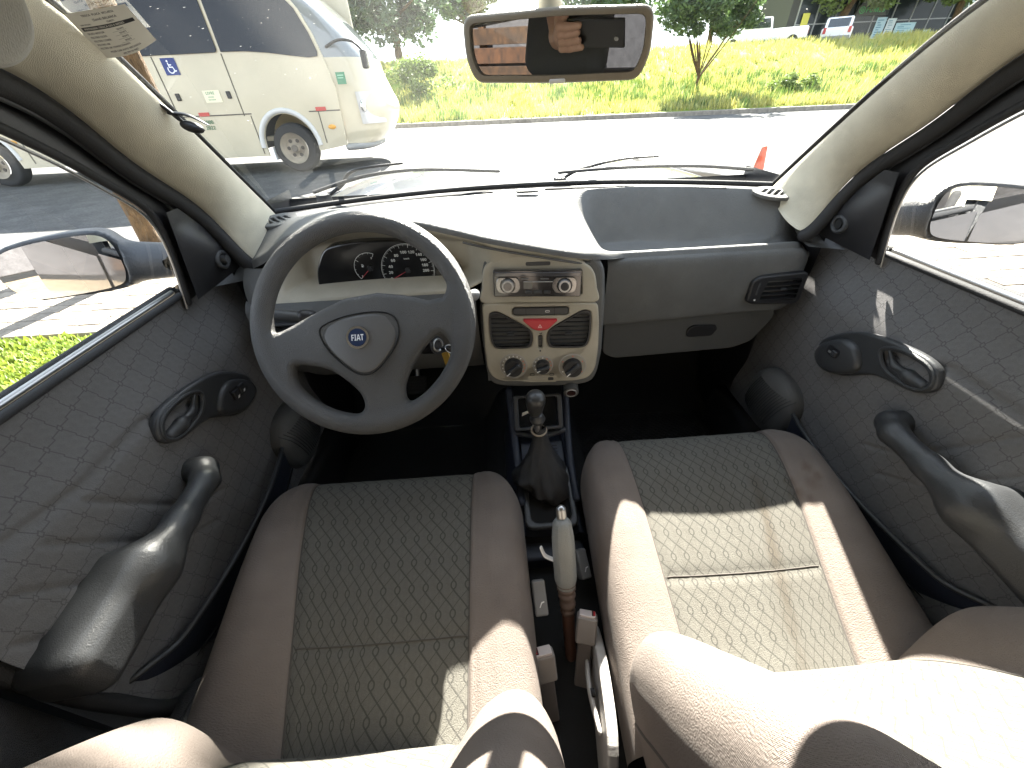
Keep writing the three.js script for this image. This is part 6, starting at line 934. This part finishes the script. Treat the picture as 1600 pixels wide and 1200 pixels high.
  put('wheel_arch', boxUV(join([-3.92, -9.7].map((x) => grid(20, 4, (u, v) => { const a = Math.PI * u; return [x + 0.55 * Math.cos(a), 0.40 + 0.58 * Math.sin(a), lerp(W0 - 0.0, W0 + 0.5, v)]; })))), std([0.03, 0.03, 0.03], 0.9), bus);
  put('mud_flap', box(-4.33, 0.31, W0 + 0.1, 0.02, 0.22, 0.24, 0.004), M.white, bus);
}

// ================================================================ ROAD CONES
function cone(x, w, label) {
  const c = thing('traffic_cone', label, 'cone', 'cones at the parking bay');
  put('cone', new THREE.LatheGeometry([[0.135, 0.02], [0.10, 0.05], [0.03, 0.58], [0.026, 0.60], [0.0, 0.60]].map((p) => new THREE.Vector2(...p)), 28).translate(x, -0.035, -w), std([0.62, 0.10, 0.035], 0.5, { map: dirtT }), c);
  put('reflective_band', new THREE.LatheGeometry([[0.0905, 0.16], [0.0765, 0.26]].map((p) => new THREE.Vector2(...p)), 28).translate(x, -0.035, -w), std([0.75, 0.72, 0.68], 0.5), c);
  put('foot', box(x, -0.02, w, 0.32, 0.03, 0.32, 0.01), M.rubber, c);
}
cone(2.96, 4.8, 'faded orange traffic cone beyond the right end of the windscreen'); cone(-2.80, 4.75, 'orange and white traffic cone half hidden by the left pillar');

// ================================================================ SHOP AND PARKED CARS
{
  const sh = thing('shop_building', 'dark shop front with pale blue posters and a green sign behind the parked cars', 'building');
  put('wall', boxUV(box(31.5, 6.0, 39.3, 18.4, 8, 4, 0.02)), std([0.05, 0.048, 0.045], 0.8), sh); put('roof_edge', boxUV(box(31.5, 10.1, 39.2, 19, 0.3, 4.6, 0.03)), std([0.2, 0.2, 0.2], 0.7), sh);
  const gl = phy([0.02, 0.026, 0.028], 0.12, { specularIntensity: 0.4 }), fr = std([0.3, 0.3, 0.3], 0.5);
  for (let k = 0; k < 12; k++) { const x = 22.9 + k * 1.44, w = put('window', box(x + 0.7, 4.15, 37.28, 1.36, 3.3, 0.03, 0), gl, sh); put('window_frame', join([box(x, 4.15, 37.26, 0.07, 3.4, 0.08, 0), box(x + 0.72, 3.9, 37.265, 1.37, 0.06, 0.05, 0)]), fr, w); }
  for (const [x0, y0, x1, y1, col] of [[29.0, 2.7, 29.75, 4.1, [0.40, 0.55, 0.62]], [29.85, 2.75, 30.5, 4.02, [0.6, 0.66, 0.68]], [30.6, 2.65, 32.1, 3.75, [0.42, 0.60, 0.66]], [32.9, 2.6, 33.5, 3.3, [0.40, 0.52, 0.58]]]) { const t = canvasTex(128, 160, (c, w, h) => { c.fillStyle = '#fff'; c.fillRect(0, 0, w, h); c.fillStyle = '#8fb4c4'; for (let k = 0; k < 9; k++) c.fillRect(14 + rnd() * 20, 14 + k * 15, 30 + rnd() * 60, 4 + rnd() * 5); }); put('poster', new THREE.PlaneGeometry(x1 - x0, y1 - y0).translate((x0 + x1) / 2, (y0 + y1) / 2, -37.2), std(col, 0.5, { map: t }), sh, 'pale blue window poster'); }
  put('banner', box(23.5, 3.75, 37.15, 0.5, 1.5, 0.03, 0), std([0.62, 0.56, 0.10], 0.6), sh, 'upright yellow banner');
  const st = canvasTex(512, 128, (c, w, h) => { c.fillStyle = '#1a2320'; c.fillRect(0, 0, w, h); c.strokeStyle = '#2fae5c'; c.fillStyle = '#2fae5c'; c.lineWidth = 12; c.beginPath(); c.arc(64, 64, 42, 0, 7); c.stroke(); c.beginPath(); c.arc(64, 64, 16, 0, 7); c.stroke(); c.font = 'bold 96px sans-serif'; c.fillText('PUMES', 124, 98); });
  put('sign', new THREE.PlaneGeometry(2.3, 0.52).translate(28.35, 4.52, -37.05), std([1, 1, 1], 0.5, { map: st }), sh, 'green lettered sign'); put('sign_board', box(28.35, 4.52, 37.12, 2.4, 0.6, 0.1, 0.01), std([0.04, 0.05, 0.05], 0.5), sh);
  put('awning_beam', boxUV(box(35.2, 4.3, 36.9, 0.5, 3.6, 0.5, 0.02).rotateZ(0)), std([0.5, 0.55, 0.56], 0.5), sh);
}
function parkedCar(name, label, x, y, w, turn, prof, cab, wid, glassCol) {
  const c = thing(name, label, 'car', 'parked cars'); c.position.set(x, y, -w); c.rotation.y = turn;
  const paint = phy([0.72, 0.72, 0.72], 0.3, { clearcoat: 1 });
  put('body', boxUV(plate(roundPoly(prof, 0.12), wid, 0.09, [], 3).translate(0, 0, -wid / 2)), paint, c);
  put('cabin', boxUV(plate(roundPoly(cab, 0.1), wid * 0.86, 0.12, [], 3).translate(0, 0, -wid * 0.43)), paint, c);
  const glass = phy([0.02, 0.025, 0.03], 0.05, { clearcoat: 1 });
  const cx = cab.reduce((a, p) => a + p[0], 0) / cab.length, cy = cab.reduce((a, p) => a + p[1], 0) / cab.length, win = cab.map(([a, b]) => [cx + (a - cx) * 0.84, cy + 0.02 + (b - cy) * 0.68]);
  for (const s of [-1, 1]) put('side_window', plate(roundPoly(win, 0.06), 0.02, 0).translate(0, 0, s * wid * 0.43 - 0.01 + s * 0.012), glass, c);
  const rear = cab.reduce((a, p) => (p[0] < a[0] ? p : a)), top = cab.filter((p) => p[1] > cy).reduce((a, p) => (p[0] < a[0] ? p : a));
  const L = Math.hypot(top[0] - rear[0], top[1] - rear[1]);
  put('rear_window', new RoundedBoxGeometry(0.02, L * 0.72, wid * 0.68, 2, 0.008).rotateZ(-Math.atan2(top[0] - rear[0], top[1] - rear[1])).translate((top[0] + rear[0]) / 2 - 0.012, (top[1] + rear[1]) / 2, 0), glass, c);
  const x0 = Math.min(...prof.map((p) => p[0])), x1 = Math.max(...prof.map((p) => p[0]));
  for (const s of [-1, 1]) { put('tail_light', box(0, 0, 0, 0.05, 0.3, 0.16, 0.02).translate(x0 + 0.02, 0.82, s * wid * 0.40), std([0.4, 0.03, 0.03], 0.3), c); put('headlight', box(0, 0, 0, 0.06, 0.16, 0.3, 0.02).translate(x1 - 0.03, 0.68, s * wid * 0.34), M.silverPl, c); }
  put('bumper', boxUV(new RoundedBoxGeometry(0.14, 0.2, wid * 0.92, 2, 0.04).translate(x0, 0.45, 0)), std([0.2, 0.2, 0.2], 0.5), c);
  for (const dx of [x0 + 0.75, x1 - 0.8]) for (const s of [-1, 1]) { const wh = put('wheel', new THREE.CylinderGeometry(0.33, 0.33, 0.2, 28).rotateX(Math.PI / 2).translate(dx, 0.32, s * (wid / 2 - 0.09)), M.rubber, c); put('rim', new THREE.CylinderGeometry(0.19, 0.19, 0.21, 20).rotateX(Math.PI / 2).translate(dx, 0.32, s * (wid / 2 - 0.085)), M.steel, wh); }
}
parkedCar('parked_pickup', 'white pickup truck parked beyond the bank left of the shop', 18.6, 2.42, 33.4, 2.55, [[-2.5, 0.4], [-2.5, 1.02], [2.0, 1.0], [2.45, 0.8], [2.5, 0.4]], [[-0.5, 0.95], [-0.35, 1.62], [0.75, 1.62], [1.4, 0.98]], 1.75);
parkedCar('parked_hatchback', 'white hatchback parked in front of the dark shop', 23.4, 2.35, 33.2, 0.95, [[-1.9, 0.35], [-1.95, 0.95], [1.2, 0.98], [1.85, 0.78], [1.95, 0.35]], [[-1.8, 0.9], [-1.35, 1.48], [0.4, 1.50], [1.25, 0.95]], 1.65);
// behind the car: rendered wall with a plank fence, seen only in the mirrors
{
  const wl = thing('yard_wall', 'grey rendered wall behind the car seen in the mirror', 'wall'); put('wall', boxUV(box(1.5, 1.7, -7.2, 17, 3.4, 0.2, 0.02)), std([0.10, 0.10, 0.115], 0.9, { map: stoneT }), wl);
  const fe = thing('plank_fence', 'brown plank fence behind the car seen in the mirror', 'fence');
  for (let k = 0; k < 3; k++) put('plank', boxUV(box(-4.4, 0.25 + k * 0.26, -6.7, 4.6, 0.22, 0.05, 0.008)), std([0.13 + 0.02 * (k % 2), 0.085, 0.05], 0.85, { map: barkT }), fe);
  for (const x of [-6.4, -4.4, -2.4]) put('post', boxUV(box(x, 0.5, -6.78, 0.12, 1.1, 0.1, 0.01)), std([0.22, 0.14, 0.08], 0.85, { map: barkT }), fe);
}

// ================================================================ THE PHOTOGRAPHER'S HAND (seen in the rear view mirror)
{
  const e = new THREE.Matrix4().makeRotationFromQuaternion(camera.quaternion).setPosition(camera.position); // the phone is held where the picture is taken from, facing the same way
  const ph = thing('phone', 'dark phone held up between the seats, seen in the rear view mirror', 'phone');
  put('case', boxUV(new RoundedBoxGeometry(0.150, 0.074, 0.008, 3, 0.0035).translate(-0.066, -0.012, 0.016).applyMatrix4(e)), std([0.02, 0.02, 0.022], 0.35), ph);
  put('lens', new THREE.CylinderGeometry(0.006, 0.006, 0.002, 20).rotateX(Math.PI / 2).translate(-0.012, -0.022, 0.0115).applyMatrix4(e), phy([0.01, 0.01, 0.012], 0.05, { clearcoat: 1 }), ph);
  const person = thing('person', 'bare hand and forearm holding a phone, seen in the rear view mirror', 'person');
  const fin = [0.022, 0.003, -0.017, -0.036].map((y, i) => [[-0.158, y, 0.020, 0.0105], [-0.157, y + 0.001, -0.004, 0.0098], [-0.140 + 0.003 * Math.abs(i - 1), y, -0.0035, 0.009], [-0.112 + 0.006 * Math.abs(i - 1.4), y - 0.001, 0.0015, 0.0078]]);
  const thumb = [[-0.158, -0.040, 0.034, 0.013], [-0.132, -0.030, 0.036, 0.0115], [-0.102, -0.016, 0.032, 0.0095]];
  const sdf = (x, y, z) => {
    const p = [x, y, z]; let d = capsule(p, [-0.160, 0.018, 0.026], [-0.164, -0.036, 0.032], 0.019, 0.022);
    d = smin(d, capsule(p, [-0.166, -0.034, 0.034], [-0.190, -0.066, 0.066], 0.022, 0.025), 0.02);
    d = smin(d, capsule(p, [-0.190, -0.066, 0.066], [-0.27, -0.10, 0.27], 0.026, 0.042), 0.02);
    d = smin(d, capsule(p, [-0.27, -0.10, 0.27], [-0.22, -0.30, 0.42], 0.043, 0.05), 0.02);
    for (const f of [...fin, thumb]) { let g = 9; for (let k = 0; k + 1 < f.length; k++) g = smin(g, capsule(p, f[k], f[k + 1], f[k][3], f[k + 1][3]), 0.004); d = smin(d, g, 0.006); }
    return d;
  };
  put('hand', nets(sdf, [-0.35, -0.37, -0.03], [-0.06, 0.05, 0.49], 0.005).applyMatrix4(e), phy([0.42, 0.25, 0.18], 0.55), person);
}

renderer.render(scene, camera);
